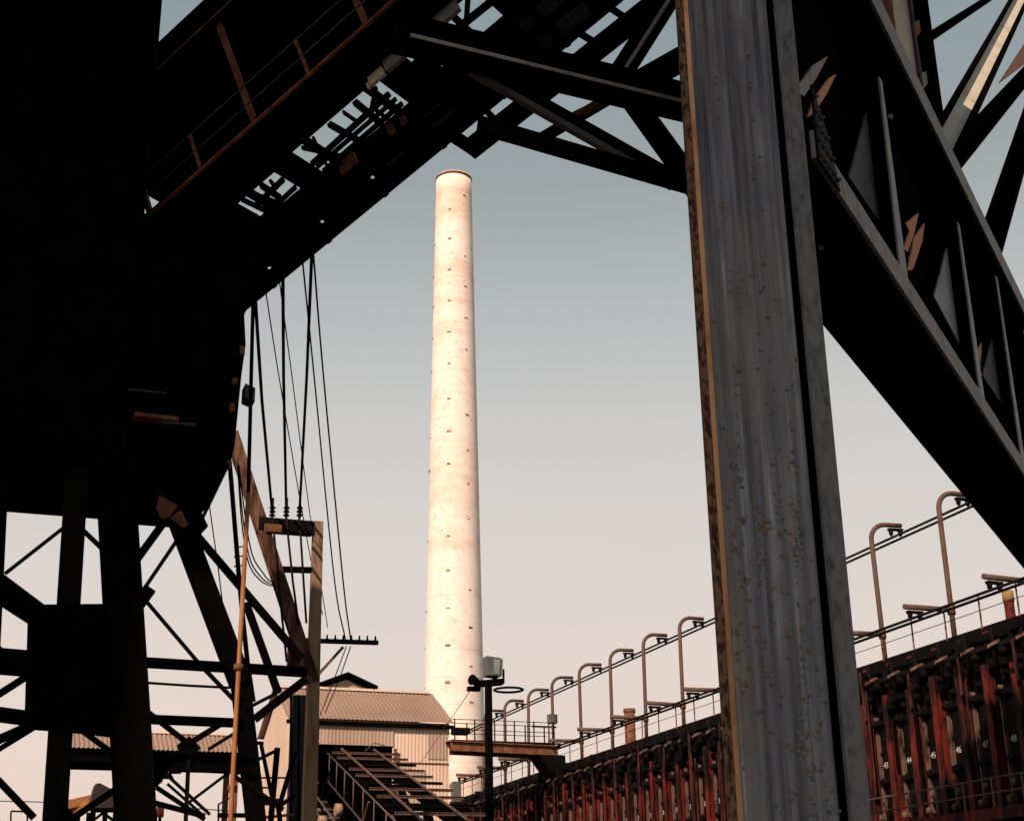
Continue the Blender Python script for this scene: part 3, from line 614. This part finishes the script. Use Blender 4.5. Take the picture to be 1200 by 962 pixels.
# ------------------------------------------------------------------ small things low at left
p = onS(52, 985, 30); t = thing('storage_tank', 'dark round-topped tank low behind the left tower legs', 'tank', foot(p)); r_ = m(p, 46)
MB().lathe(foot(p), [(r_, 0), (r_, p.z - .3)] + [(r_ * math.cos(k * math.pi / 16), p.z - .3 + r_ * .85 * math.sin(k * math.pi / 16)) for k in range(1, 9)], 28).build('shell', M['soot_shade'], t)
p = onS(92, 950, 46); t = thing('ore_conveyor', 'sunlit orange rusty conveyor head low between the left tower legs', 'conveyor', foot(p))
MB().beam(onS(70, 946, 46), onS(118, 935, 46), 1.0, .25).build('belt_frame', M['orange'], t)
MB().beam(onS(66, 962, 46), onS(108, 940, 45.5), .3, .2).build('truss_rail', M['orange'], t)
for x in (80, 92, 104): a_ = onS(x, 952, 46); MB().beam(foot(a_), a_, .12, .12).build('leg', M['tar'], t)
p = onS(121, 932, 40); t = thing('chute_box', 'tilted grey sheet metal chute box high beside the main tower leg', 'chute', foot(p))
MB().prism([onS(x, y, 40) for x, y in ((107, 936), (112, 918), (117, 917), (140, 929), (140, 946), (110, 946))], U * .8).build('hood', M['roof'], t)
for x in (110, 124, 136):
    a_ = onS(x, 944, 40.3); MB().beam(foot(a_), a_, .12, .12).build('leg', M['soot_shade'], t)
for (a_, b_) in (((106, 950), (136, 950)), ((108, 962), (130, 945)), ((112, 945), (134, 962))): MB().beam(onS(*a_, 40.3), onS(*b_, 40.3), .07, .07).build('brace', M['soot_shade'], t)
p = onS(26, 957, 48); t = thing('guard_frame', 'small square pale frame low at the far left edge', 'frame', foot(p))
for a_, b_ in (((12, 975), (13, 950)), ((13, 950), (38, 951)), ((32, 951), (32, 975))):
    A, B = onS(*a_, 48), onS(*b_, 48); MB().beam(A, B, .05, .05).build('bar', M['tar'], t)
a_ = onS(12, 975, 48); MB().beam(foot(a_), a_, .05, .05).build('post', M['tar'], t); a_ = onS(32, 975, 48); MB().beam(foot(a_), a_, .05, .05).build('post', M['tar'], t)
tag(MB().tube([onS(-10, 938, 60), onS(110, 941, 60), onS(190, 944, 60), onS(270, 950, 60)], .02, 5).build('overhead_wire', M['cable']), 'thin horizontal wire low behind the left tower', 'wire')
p = onS(187.5, 957, 38); t = thing('warning_lamp', 'small red lamp low between left tower leg and thin grey post', 'lamp', foot(p))
MB().tube([foot(p), p], .04, 6).build('stem', M['soot_shade'], t); MB().tube([p, p + Z * .22], .09, 8).build('lens', M['redlamp'], t)
MB().box(p + Z * .26, .16, .16, .06).build('lamp_cap', M['redlamp'], t)
t = thing('service_platform', 'black service platform with handrails before the sunlit gable wall', 'platform', foot(onS(318, 940, 34)))
def o34(x, y, d=0): return onS(x, y, 34 + d)
for a_, b_, w_, mt, nm in (((302, 890), (326, 878), 4, 'soot_shade', 'bracket'), ((325, 876), (317, 965), 6, 'soot_shade', 'post'), ((306, 872), (321, 945), 4, 'soot_shade', 'post'), ((346, 882), (326, 948), 5, 'soot_shade', 'brace'),
                           ((300, 940), (326, 939), 7, 'red', 'toe_beam'), ((300, 930), (332, 948), 5, 'soot_shade', 'brace'), ((326, 945), (345, 932), 5, 'soot_shade', 'brace'), ((326, 945), (330, 975), 5, 'soot_shade', 'post'), ((255, 955), (300, 955), 5, 'soot_shade', 'deck'),
                           ((300, 911), (340, 911), 2, 'pipe', 'handrail'), ((300, 922), (318, 923), 2, 'pipe', 'handrail'), ((256, 942), (272, 933), 2, 'pipe', 'handrail'), ((256, 942), (256, 962), 2, 'pipe', 'rail_post'), ((303, 958), (345, 954), 3, 'clay', 'deck')):
    A, B = o34(*a_), o34(*b_); MB().beam(A, B, m(A, w_), m(A, w_), up=U).build(nm, M[mt], t)
a_ = o34(317, 965); MB().beam(foot(a_), a_, .12, .12).build('post', M['soot_shade'], t); a_ = o34(330, 975); MB().beam(foot(a_), a_, .12, .12).build('post', M['soot_shade'], t)

# ------------------------------------------------------------------ inclined conveyor gallery overhead
az, el = math.radians(-57), math.radians(-23)
GD = V((math.sin(az) * math.cos(el), math.cos(az) * math.cos(el), math.sin(el))); GW = V((-GD.y, GD.x, 0)).normalized()
if GW.y < 0: GW = -GW
GV = GW.cross(GD)
if GV.z < 0: GV = -GV
PG = at(440, 17, 18)
def gp(t_, a_, h=0): return PG + GD * t_ + GW * a_ + GV * h
def gbox(mb, t0, t1, a0, a1, h0, h1):
    vs = [gp(tt, aa, hh) for hh in (h0, h1) for tt, aa in ((t0, a0), (t1, a0), (t1, a1), (t0, a1))]
    return mb.add(vs, [(3, 2, 1, 0), (4, 5, 6, 7), (0, 1, 5, 4), (1, 2, 6, 5), (2, 3, 7, 6), (3, 0, 4, 7)])
TA, TB, WG, HG = -9.5, 6.2, 2.97, 2.68
t = thing('conveyor_gallery', 'dark roofed conveyor gallery with railings slanting overhead from upper centre into the left tower', 'conveyor gallery', foot(gp(0, 1.5)))
# floor with real openings
holes = [(.8, 2.65, .98, 1.82), (3.1, 3.95, 1.05, 1.72), (1.0, 1.08, 2.35, 2.45), (2.2, 2.27, 2.5, 2.62), (2.9, 2.97, 2.3, 2.42), (3.4, 3.47, 2.55, 2.66), (4.2, 4.32, 2.3, 2.4), (4.35, 4.45, 1.5, 1.62), (4.7, 4.78, 2.6, 2.7), (-.9, -.8, 2.2, 2.3), (.2, .27, 2.3, 2.42), (-.2, .0, 1.6, 1.7), (-1.25, -.12, .9, 1.7), (-.15, .25, .95, 1.3), (-2.25, -1.3, 1.95, 2.85), (.45, .9, 2.2, 2.6), (1.5, 1.9, 2.3, 2.6)]
ts = sorted({TA, TB} | {h for hh in holes for h in hh[:2]}); as_ = sorted({0.0, WG} | {h for hh in holes for h in hh[2:]})
fl = MB()
for i in range(len(ts) - 1):
    for j in range(len(as_) - 1):
        tm, am = (ts[i] + ts[i + 1]) / 2, (as_[j] + as_[j + 1]) / 2
        if not any(h[0] < tm < h[1] and h[2] < am < h[3] for h in holes): gbox(fl, ts[i], ts[i + 1], as_[j], as_[j + 1], .0, .05)
fo = fl.build('floor_plate', M['soot_shade'], t)
def gbar(t0, a0, t1, a1, w_, h=-.04, mat='soot_shade', name='floor_bar', hh=.08): return MB().beam(gp(t0, a0, h), gp(t1, a1, h), w_, hh, up=GV).build(name, M[mat], fo)
for t0, a0, t1, a1, w_ in ((.85, 1.33, 2.6, 1.4, .07), (.85, 1.5, 2.6, 1.52, .035), (1.3, 1.0, 1.34, 1.7, .1), (1.85, 1.0, 1.8, 1.7, .09), (1.55, 1.0, 1.55, 1.35, .04), (2.2, 1.0, 2.55, 1.8, .05), (2.45, 1.0, 2.15, 1.8, .04), (.85, 1.66, 2.6, 1.68, .05), (1.2, 1.35, 1.22, 1.85, .05),
                           (.9, 1.05, 1.25, 1.35, .05), (3.4, 1.05, 3.42, 1.5, .09), (3.1, 1.25, 3.8, 1.3, .07), (3.25, 1.1, 3.3, 1.3, .05), (3.6, 1.1, 3.5, 1.7, .05), (3.8, 1.0, 3.75, 1.75, .06), (3.1, 1.55, 4.0, 1.6, .05),
                           (-.75, .85, -.72, 1.75, .1), (-1.3, 1.25, -.1, 1.2, .1), (-1.1, .9, -.8, 1.25, .06), (-.4, 1.2, -.12, 1.7, .07), (-.55, 1.5, -.1, 1.45, .06), (.05, .9, .0, 1.35, .07), (-.2, 1.1, .3, 1.2, .04)): gbar(t0, a0, t1, a1, w_)
# cross joists under the floor
k = TA
while k < TB:
    MB().beam(gp(k, .05, -.09), gp(k, WG - .05, -.09), .09, .16, up=GV).build('joist', M['soot_shade'], t); k += 1.31
for a_, mt in ((.42, 'soot_shade'), (2.2, 'soot_shade')): MB().beam(gp(TA, a_, -.18), gp(TB, a_, -.18), .1, .14, up=GV).build('stringer', M[mt], t)
MB().beam(gp(TA, WG - .05, 0), gp(TB, WG - .05, 0), .14, .16, up=GV).build('chord', M['soot_shade'], t)
MB().beam(gp(TA, 0, -.04), gp(TB, 0, -.04), .05, .05, up=GV).build('chord', M['rustline'], t, 'rusty near bottom flange')
gx = MB(); gbox(gx, -1.0, .45, .58, .66, -.42, -.2); gx.build('flange_plate', M['grey'], t)
gx = MB(); gbox(gx, .5, .78, .6, .66, -.42, -.24); gx.build('flange_plate', M['pale'], t)
gx = MB(); gbox(gx, .8, .85, .62, .66, -.42, -.3); gx.build('flange_plate', M['pale'], t)
for x0, t0, t1, aa in (('r', 2.0, 2.35, 1.72), ('r', 1.2, 1.32, 1.74), ('r', .95, 1.05, 1.74), ('r', -.72, -.5, 1.78)):
    gx = MB(); gbox(gx, t0, t1, aa, aa + .06, -.3, -.08); gx.build('bracket', M['rust'], t)
gx = MB(); gbox(gx, TA, TB, WG - .08, WG, 2.4, HG - .1); gx.build('far_eave', M['soot_shade'], t)
gx = MB(); gbox(gx, TA, TB, -.25, WG + .1, HG - .08, HG); gbox(gx, TA, TB, -.25, -.2, HG - .42, HG - .08); gx.build('roof', M['soot_shade'], t)
MB().beam(gp(TA, -.22, HG - .45), gp(TB, -.22, HG - .45), .025, .02, up=GV).build('eave_rail', M['rustline'], t)
for h in (.36, .74): MB().tube([gp(TA, -.02, h), gp(TB, -.02, h)], .013, 6).build('handrail', M['grime'], t)
for k in range(-6, 8):
    tt = .2 + k * 1.17
    if k % 2: MB().beam(gp(tt, 0, 0), gp(tt, 0, .75), .045, .045, up=GW).build('rail_post', M['rustline'], t)
    else: MB().beam(gp(tt, .02, 0), gp(tt, .02, HG - .4), .09, .07, up=GW).build('roof_post', M['rust'], t)
# outer chord with battens
W2 = 3.62
t2 = t
MB().beam(gp(TA, W2 + .1, 0), gp(.86, W2 - .13, 0), .36, .16, up=GV).build('outer_chord', M['soot_shade'], t2)
k = -7.0
while k < .8:
    MB().beam(gp(k, WG - .05, -.02), gp(k + random.uniform(-.1, .15), W2 - .1, -.02), random.choice((.09, .16, .2)), .1, up=GV).build('batten', M['soot_shade'], t2); k += random.choice((.55, .62, .7))
rnd = random.Random(11)
for t0, t1, a0, a1 in ((-2.25, -1.3, 1.95, 2.85), (.45, .9, 2.2, 2.6), (1.5, 1.9, 2.3, 2.6)):
    gr = MB(); a_ = a0
    while a_ < a1: gr.beam(gp(t0, a_, .02), gp(t1, a_, .02), rnd.uniform(.012, .04), .03, up=GV); a_ += .045
    a_ = t0
    while a_ < t1: gr.beam(gp(a_, a0, .02), gp(a_, a1, .02), rnd.uniform(.02, .07), .035, up=GV); a_ += rnd.uniform(.06, .14)
    gr.build('grating', M['mesh'], fo)

# ------------------------------------------------------------------ foreground column
CB = math.radians(6); CR = V((math.cos(CB), math.sin(CB), 0)); CF = V((CR.y, -CR.x, 0))       # right axis, face normal
PC = at(898, 481, 10.6); PC.z = 0
ZTOP = 23.8
t = thing('steel_column', 'wide grey steel column with rust pimples and orange left edge in the foreground', 'column', PC)
def cbox(a0, a1, f0, f1, z0=0, z1=ZTOP, mb=None):
    mb = mb or MB(); return mb.prism([PC + CR * a + CF * f + Z * z0 for a, f in ((a0, f0), (a1, f0), (a1, f1), (a0, f1))], Z * (z1 - z0))
cbox(-.41, .29, -.05, 0).build('web_plate', M['column'], t, bevel=.006)
cbox(-.505, -.442, -.02, .03).build('flange', M['rustflange'], t, 'pitted rusty left flange', bevel=.008)
lp = MB(); lp.tube([PC + CR * -.424 + CF * .012, PC + CR * -.424 + CF * .012 + Z * ZTOP], .024, 14); lp.build('edge_lip', M['lip'], t)
cbox(.345, .505, -.0, .035).build('flange', M['flange2'], t, 'pitted grey right flange', bevel=.008)
lp = MB(); lp.tube([PC + CR * .348 + CF * .034, PC + CR * .348 + CF * .034 + Z * ZTOP], .011, 8); lp.build('edge_lip', M['flange2'], t)
cbox(-.35, .345, -.5, -.46).build('back_plate', M['soot_shade'], t)
cbox(.276, .5, -.4, -.16).build('recess_plate', M['soot_shade'], t); cbox(.35, .5, -.155, -.003).build('flange_root', M['soot_shade'], t)  # recess shade put into black back and root plates
sc = MB(); rnd = random.Random(5)
def pimple(a, z, r):
    sc.ball(PC + CR * a + CF * .002 + Z * z, r, (1, .55, 1), 8, 5)
    if rnd.random() < .6:
        for _ in range(rnd.randint(1, 4)):
            sc.ball(PC + CR * (a + rnd.gauss(0, r * 1.1)) + CF * .002 + Z * (z + rnd.gauss(0, r * 1.2)), r * rnd.uniform(.35, .8), (1, .6, 1), 7, 4)
for _ in range(170):
    z = rnd.triangular(1.5, 7.6, 3.4); pimple(rnd.uniform(-.38, .27), z, rnd.uniform(.007, .021))
for a0, z0, z1, nn in ((-.2, 4.5, 8.6, 16), (.1, 5.0, 9.0, 14), (.05, 2.0, 3.6, 18), (.13, 2.2, 4.4, 26), (.2, 2.3, 3.2, 14), (-.12, 2.6, 4.8, 10), (.19, 4.1, 5.3, 12), (-.3, 2.0, 5.2, 12), (.03, 4.0, 4.9, 14)):
    for k in range(nn):
        z = rnd.uniform(z0, z1); pimple(a0 + (z1 - z) * -.01 + rnd.gauss(0, .012), z, rnd.uniform(.008, .022))
sc.build('rust_pimples', M['scale'], t)
# plates and bolts where the girder meets the column
# ------------------------------------------------------------------ overhead plate girder
ga = math.radians(27.6); GA = V((math.sin(ga), math.cos(ga), 0)); GN = V((GA.y, -GA.x, 0))
L2 = at(960, 190, 10.9); ZG = L2.z
def gg(l, side, z): return V((L2.x, L2.y, 0)) + GA * l + GN * side + Z * z
t = thing('plate_girder', 'massive black overhead plate girder with pale flange edges at the upper right', 'girder', foot(gg(5, -.5, 0)))
LA, LB = -.08, 30.0; ZG1 = 11.35
def gpl(l0, l1, s0, s1, z0, z1, mb=None):
    mb = mb or MB(); return mb.prism([gg(l0, s0, z0), gg(l1, s0, z0), gg(l1, s1, z0), gg(l0, s1, z0)], Z * (z1 - z0))
gpl(.45, LB, -.95, -.05, ZG, ZG + .12).build('bottom_plate', M['soot_shade'], t)
gpl(LA, LB, -.045, .0, ZG, ZG + .27).build('bottom_flange', M['flange'], t, bevel=.01)
gpl(.45, LB, -.5, -.46, ZG + .12, ZG1 - .03).build('web', M['soot_shade'], t)
gpl(.45, LB, -.95, -.05, ZG1, ZG1 + .12).build('top_plate', M['soot_shade'], t)
gpl(.45, LB, -.045, .0, ZG1 - .06, ZG1 + .28).build('top_flange', M['flange'], t, bevel=.01)
def onG(x, y, side):
    v = ray(x, y); return at(x, y, (GN.dot(V((L2.x, L2.y, 0))) + side) / (GN.x * v.x + GN.y * v.y))
for (xb, yb), (xt, yt) in (((1055, 291), (1022, 76)), ((1146, 432), (1113, 244)), ((1194, 508), (1171, 332)), ((1226, 560), (1206, 400))):
    a_ = onG(xb, yb, -.1); b_ = onG(xt, yt, -.1); l = GA.dot(a_ - L2)
    MB().beam(gg(l, -.2, ZG + .12), gg(l, -.2, b_.z - .2), .02, .16, up=GN).build('stiffener', M['soot_shade'], t)
    MB().beam(gg(l, -.1, ZG + .12), gg(l, -.1, b_.z), .36, .02, up=GN, w1=.12, h1=.02).build('stiffener_face', M['grey'], t)  # cut short and tapered: shadow on the bar's top put into its shape
    MB().prism([gg(l - .03, -.14, ZG + .12), gg(l - .03, -.46, ZG + .12), gg(l - .03, -.46, ZG1), gg(l - .03, -.14, ZG1 - .1)], GA * .03).build('stiffener_web', M['soot_shade'], t)
for pts_, mt in ((((993, 208), (1040, 278), (1018, 116)), 'grime'), (((1093, 348), (1134, 425), (1111, 280)), 'grey'), (((1150, 440), (1186, 495), (1168, 372)), 'grime')):
    MB().prism([onG(x, y, -.3) for x, y in pts_], GN * .02).build('gusset', M[mt], t)  # triangles outline lit areas of the web, set as lighter plates
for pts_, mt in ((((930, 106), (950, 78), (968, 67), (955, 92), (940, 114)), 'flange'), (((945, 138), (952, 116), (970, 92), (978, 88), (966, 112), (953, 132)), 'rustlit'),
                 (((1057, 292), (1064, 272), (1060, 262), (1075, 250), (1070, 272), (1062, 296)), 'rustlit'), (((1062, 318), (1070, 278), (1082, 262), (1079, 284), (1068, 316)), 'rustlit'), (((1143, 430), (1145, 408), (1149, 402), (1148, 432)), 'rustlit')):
    MB().prism([onG(x, y, -.4) for x, y in pts_], GN * .02).build('lit_patch_plate', M[mt], t)  # sunlit patches given as thin plates, mostly in bright rust colour
jp = MB(); jp.prism([gg(LA, .005, ZG - .02), gg(.55, .005, ZG - .02), gg(.3, .005, ZG + .4), gg(LA, .005, ZG + .7)], GN * .02); jp.build('joint_plate', M['tar'], t)
for i in range(5):
    for j in range(5 - i):
        p = gg(-.02 + i * .12, .024, ZG + .05 + j * .14); MB().tube([p, p + GN * .018, p + GN * .019, p + GN * .035], .026, 6, r1=.014).build('bolt', M['grime'], t)
for x, y in ((962, 290), (1043, 137)):
    p = onz(x, y, ZG - .01) if y > 200 else at(x, y, 13.2); MB().ball(p, .03).build('bolt', M['grey'], t)
# ------------------------------------------------------------------ post and braces on the girder
c = onG(1060, 60, -1.3); c.z = ZG1 - 2.2
t = thing('upper_post', 'cream faced steel post rising above the black girder at top right', 'post', c)
R2 = V((.94, .34, 0)); F2 = V((.34, -.94, 0))
def ubox(a0, a1, f0, f1): return MB().prism([c + R2 * a + F2 * f for a, f in ((a0, f0), (a1, f0), (a1, f1), (a0, f1))], Z * (ZTOP - c.z))
ubox(-.17, .2, -.04, 0).build('face_plate', M['pale'], t)
ubox(-.2, -.17, -.3, .06).build('flange', M['rust'], t)
ubox(.2, .25, -.35, .08).build('flange', M['grime'], t)
ubox(.25, .55, -.34, -.3).build('back_plate', M['soot_shade'], t)
ubox(.55, .66, -.3, .0).build('flange', M['soot_shade'], t)
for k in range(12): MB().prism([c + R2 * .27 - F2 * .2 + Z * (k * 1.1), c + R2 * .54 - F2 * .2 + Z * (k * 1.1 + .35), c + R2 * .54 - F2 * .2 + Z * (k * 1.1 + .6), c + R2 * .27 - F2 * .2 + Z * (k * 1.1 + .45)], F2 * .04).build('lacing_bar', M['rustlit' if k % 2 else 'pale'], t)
def upbrace(pa, da, pb, db, wpx, mat, core, label):
    A, B = onG(*pa, da), onG(*pb, db)
    tt = thing('diagonal_brace', label, 'brace', A, 'braces above the black girder')
    w_ = m(A, wpx); side_ = (B - A).normalized().cross(V((A.x, A.y, A.z - CZ)).normalized()).normalized(); nn = side_.cross((B - A).normalized())
    MB().ibeam(A, B, w_, w_ * .9, up=side_, tf=w_ * .14, tw=w_ * .2).build('flanges', M['soot_shade'], tt)
    if core:
        dv = V((0, 0, CZ)) - A; nn = nn if nn.dot(dv) > 0 else -nn
        MB().beam(A + nn * w_ * .12, B + nn * w_ * .12, w_ * core, w_ * .06, up=nn).build('web_face', M[mat], tt)
upbrace((1096, 190), -.75, (1206, -22), -.9, 46, 'pale', .5, 'brace with pale mottled face rising from girder to the top right corner')
upbrace((1098, 208), -1.3, (1225, 62), -1.3, 34, 'pale', 0, 'black brace branching to the right from the pale mottled brace foot')
upbrace((1150, 320), -1.5, (1222, 90), -1.5, 36, 'soot_shade', 0, 'wide black brace at the right photo edge above girder')
upbrace((1080, 50), -1.9, (1175, -12), -1.9, 13, 'soot_shade', 0, 'short black brace right of the cream faced post')
for o_ in [o for o in bpy.data.objects if o.name.startswith('diagonal_brace') and 'branching' in o.get('label', '')]:
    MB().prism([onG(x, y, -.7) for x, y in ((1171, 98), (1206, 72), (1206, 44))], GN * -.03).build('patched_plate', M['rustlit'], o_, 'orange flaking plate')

# ------------------------------------------------------------------ cross truss from gallery to column
t = thing('cross_truss', 'dark braced cross truss running from the overhead gallery to the grey column', 'truss', foot(at(700, 130, 11)))
DX = 11.6
A = at(800, 120, DX); B = onz(474, 41, A.z); A = A + (A - B).normalized() * .9
def xbar(pa, pb, wpx, name, mat='soot_shade', da=DX, db=None, h=None):
    a_, b_ = at(*pa, da), at(*pb, db or da); MB().beam(a_, b_, m(a_, wpx), m(a_, h or wpx), up=V((0, -1, .2))).build(name, M[mat], t)
hh = m(A, 29)
MB().beam(A, B - (A - B).normalized() * .08, .05, hh).build('chord_web', M['soot_shade'], t)
dirv = (A - B).normalized(); sd = V((dirv.y, -dirv.x, 0)); sd = sd if sd.y < 0 else -sd
MB().beam(A - Z * (hh / 2 - .02), B - Z * (hh / 2 - .02) - (A - B).normalized() * .08, .3, .03).build('chord_flange', M['soot_shade'], t)
MB().beam(A - Z * (hh / 2 - .015) + sd * .152, B - Z * (hh / 2 - .015) + sd * .152, .012, .035).build('lit_flange_edge', M['grey'], t)  # highlight along the flange given as a paler strip
MB().beam(A + Z * (hh / 2), B + Z * (hh / 2) - (A - B).normalized() * .08, .25, .03).build('chord_flange', M['soot_shade'], t)
a_, b_ = at(836, 226, DX), at(560, 146, DX - .9); MB().beam(a_, b_, .05, m(a_, 21)).build('lower_chord', M['soot_shade'], t)
xbar((548, 73), (830, 232), 19, 'diagonal', 'soot_shade', DX - .6, DX + .1, 4); xbar((551, 84), (788, 219), 8, 'diagonal_face', 'grime', DX - .75, DX - .05)
xbar((632, 164), (724, 110), 15, 'diagonal', 'soot_shade', DX + .1, DX - .1, 4); xbar((669, 138), (707, 119), 7, 'diagonal_face', 'rust', DX - .12, DX - .12)  # rust face stands in for a sunlit patch on this diagonal
xbar((744, 122), (822, 230), 28, 'knee_plate', 'soot_shade', DX + .2, DX + .2, 4)
xbar((720, 98), (790, -12), 22, 'hanger', 'soot_shade', DX + .3, DX + .5); xbar((724, 95), (788, -6), 4, 'lit_hanger_line', 'grey', DX + .1, DX + .3)  # lit line on the hanger given as a grey strip
xbar((748, 98), (840, 46), 34, 'knee_plate', 'soot_shade', DX + .4, DX + .4, 4)
xbar((640, 70), (652, 86), 3, 'small_bar', 'rust', DX, DX)
for x, y in ((680, 103), (686, 104), (716, 110)): MB().ball(at(x, y, DX - .35), .02).build('bolt', M['pale'], t)

# ------------------------------------------------------------------ unseen deck added above the frame, outline cut to shade the foreground
t = thing('unseen_shade_deck', 'unseen dark crane bridge deck added high overhead to shade the foreground', 'crane bridge', V((-10, 0, 24)))
MB().prism([V(p) for p in ((-12.3, -20, 24), (11, -20, 24), (11, 13, 24), (4.6, 13, 24), (4.6, 20, 24), (-45, 20, 24), (-45, -9, 24), (-17.5, -9, 24), (-13.6, -.6, 24), (-12.3, -.6, 24))], Z * .4).build('deck', M['soot_shade'], t)
for x in (-9, -4, 0): MB().ibeam(V((x, -20, 24.8)), V((x, 20, 24.8)), .5, .8).build('deck_girder', M['soot_shade'], t)

# ------------------------------------------------------------------ world and sun
SUN_AZ = V((-.40, -.917, 0)).normalized(); SUN_EL = math.radians(38)
to = V((SUN_AZ.x * math.cos(SUN_EL), SUN_AZ.y * math.cos(SUN_EL), math.sin(SUN_EL)))
sl_ = bpy.data.lights.new('sun', 'SUN'); so = bpy.data.objects.new('sun', sl_); COL.objects.link(so)
sl_.energy = 5.0; sl_.angle = math.radians(.5); sl_.color = (1.0, .77, .6)
so.rotation_euler = to.to_track_quat('Z', 'Y').to_euler(); so.location = to * 60
W = bpy.data.worlds.new("World"); scn.world = W; W.use_nodes = True
nt = W.node_tree; bg = nt.nodes['Background']
sky = nt.nodes.new('ShaderNodeTexSky'); sky.sky_type = 'NISHITA'; sky.sun_disc = False
sky.sun_elevation = SUN_EL; sky.sun_rotation = math.atan2(SUN_AZ.x, SUN_AZ.y); sky.dust_density = 6; sky.air_density = 1.2; sky.ozone_density = 1
tc = nt.nodes.new('ShaderNodeTexCoord'); sp = nt.nodes.new('ShaderNodeSeparateXYZ'); nt.links.new(tc.outputs['Generated'], sp.inputs[0])
K = 1.0
haze = ramp(nt, sp.outputs[2], [(0, (.93, .71, .60)), (.1, (.89, .715, .62)), (.19, (.825, .71, .64)), (.265, (.75, .69, .645)), (.34, (.645, .63, .61)), (.42, (.50, .52, .512)), (.49, (.355, .392, .395)), (.6, (.265, .342, .358)), (1, (.10, .15, .19))])
STR = .1
mu = nt.nodes.new('ShaderNodeVectorMath'); mu.operation = 'SCALE'; mu.inputs['Scale'].default_value = 1 / STR; nt.links.new(haze, mu.inputs[0])
nz = nt.nodes.new('ShaderNodeTexNoise'); nz.inputs['Scale'].default_value = 2.2; nz.inputs['Detail'].default_value = 4
mp = nt.nodes.new('ShaderNodeMapping'); mp.inputs['Scale'].default_value = (1, 1, 2.5); nt.links.new(tc.outputs['Generated'], mp.inputs['Vector']); nt.links.new(mp.outputs[0], nz.inputs['Vector'])
mr_ = nt.nodes.new('ShaderNodeMapRange'); mr_.inputs[3].default_value = .93 / STR; mr_.inputs[4].default_value = 1.07 / STR; nt.links.new(nz.outputs['Fac'], mr_.inputs[0]); nt.links.new(mr_.outputs[0], mu.inputs['Scale'])
mx = nt.nodes.new('ShaderNodeMix'); mx.data_type = 'RGBA'; mx.inputs[0].default_value = .9
nt.links.new(sky.outputs[0], mx.inputs[6]); nt.links.new(mu.outputs[0], mx.inputs[7])
nt.links.new(mx.outputs[2], bg.inputs['Color']); bg.inputs['Strength'].default_value = STR
scn.view_settings.view_transform = 'Standard'; scn.view_settings.look = 'None'; scn.view_settings.exposure = 0; scn.view_settings.gamma = 1
scn.cycles.max_bounces = 5; scn.cycles.diffuse_bounces = 3
for o in bpy.data.objects:
    if '_o' in o: del o['_o']
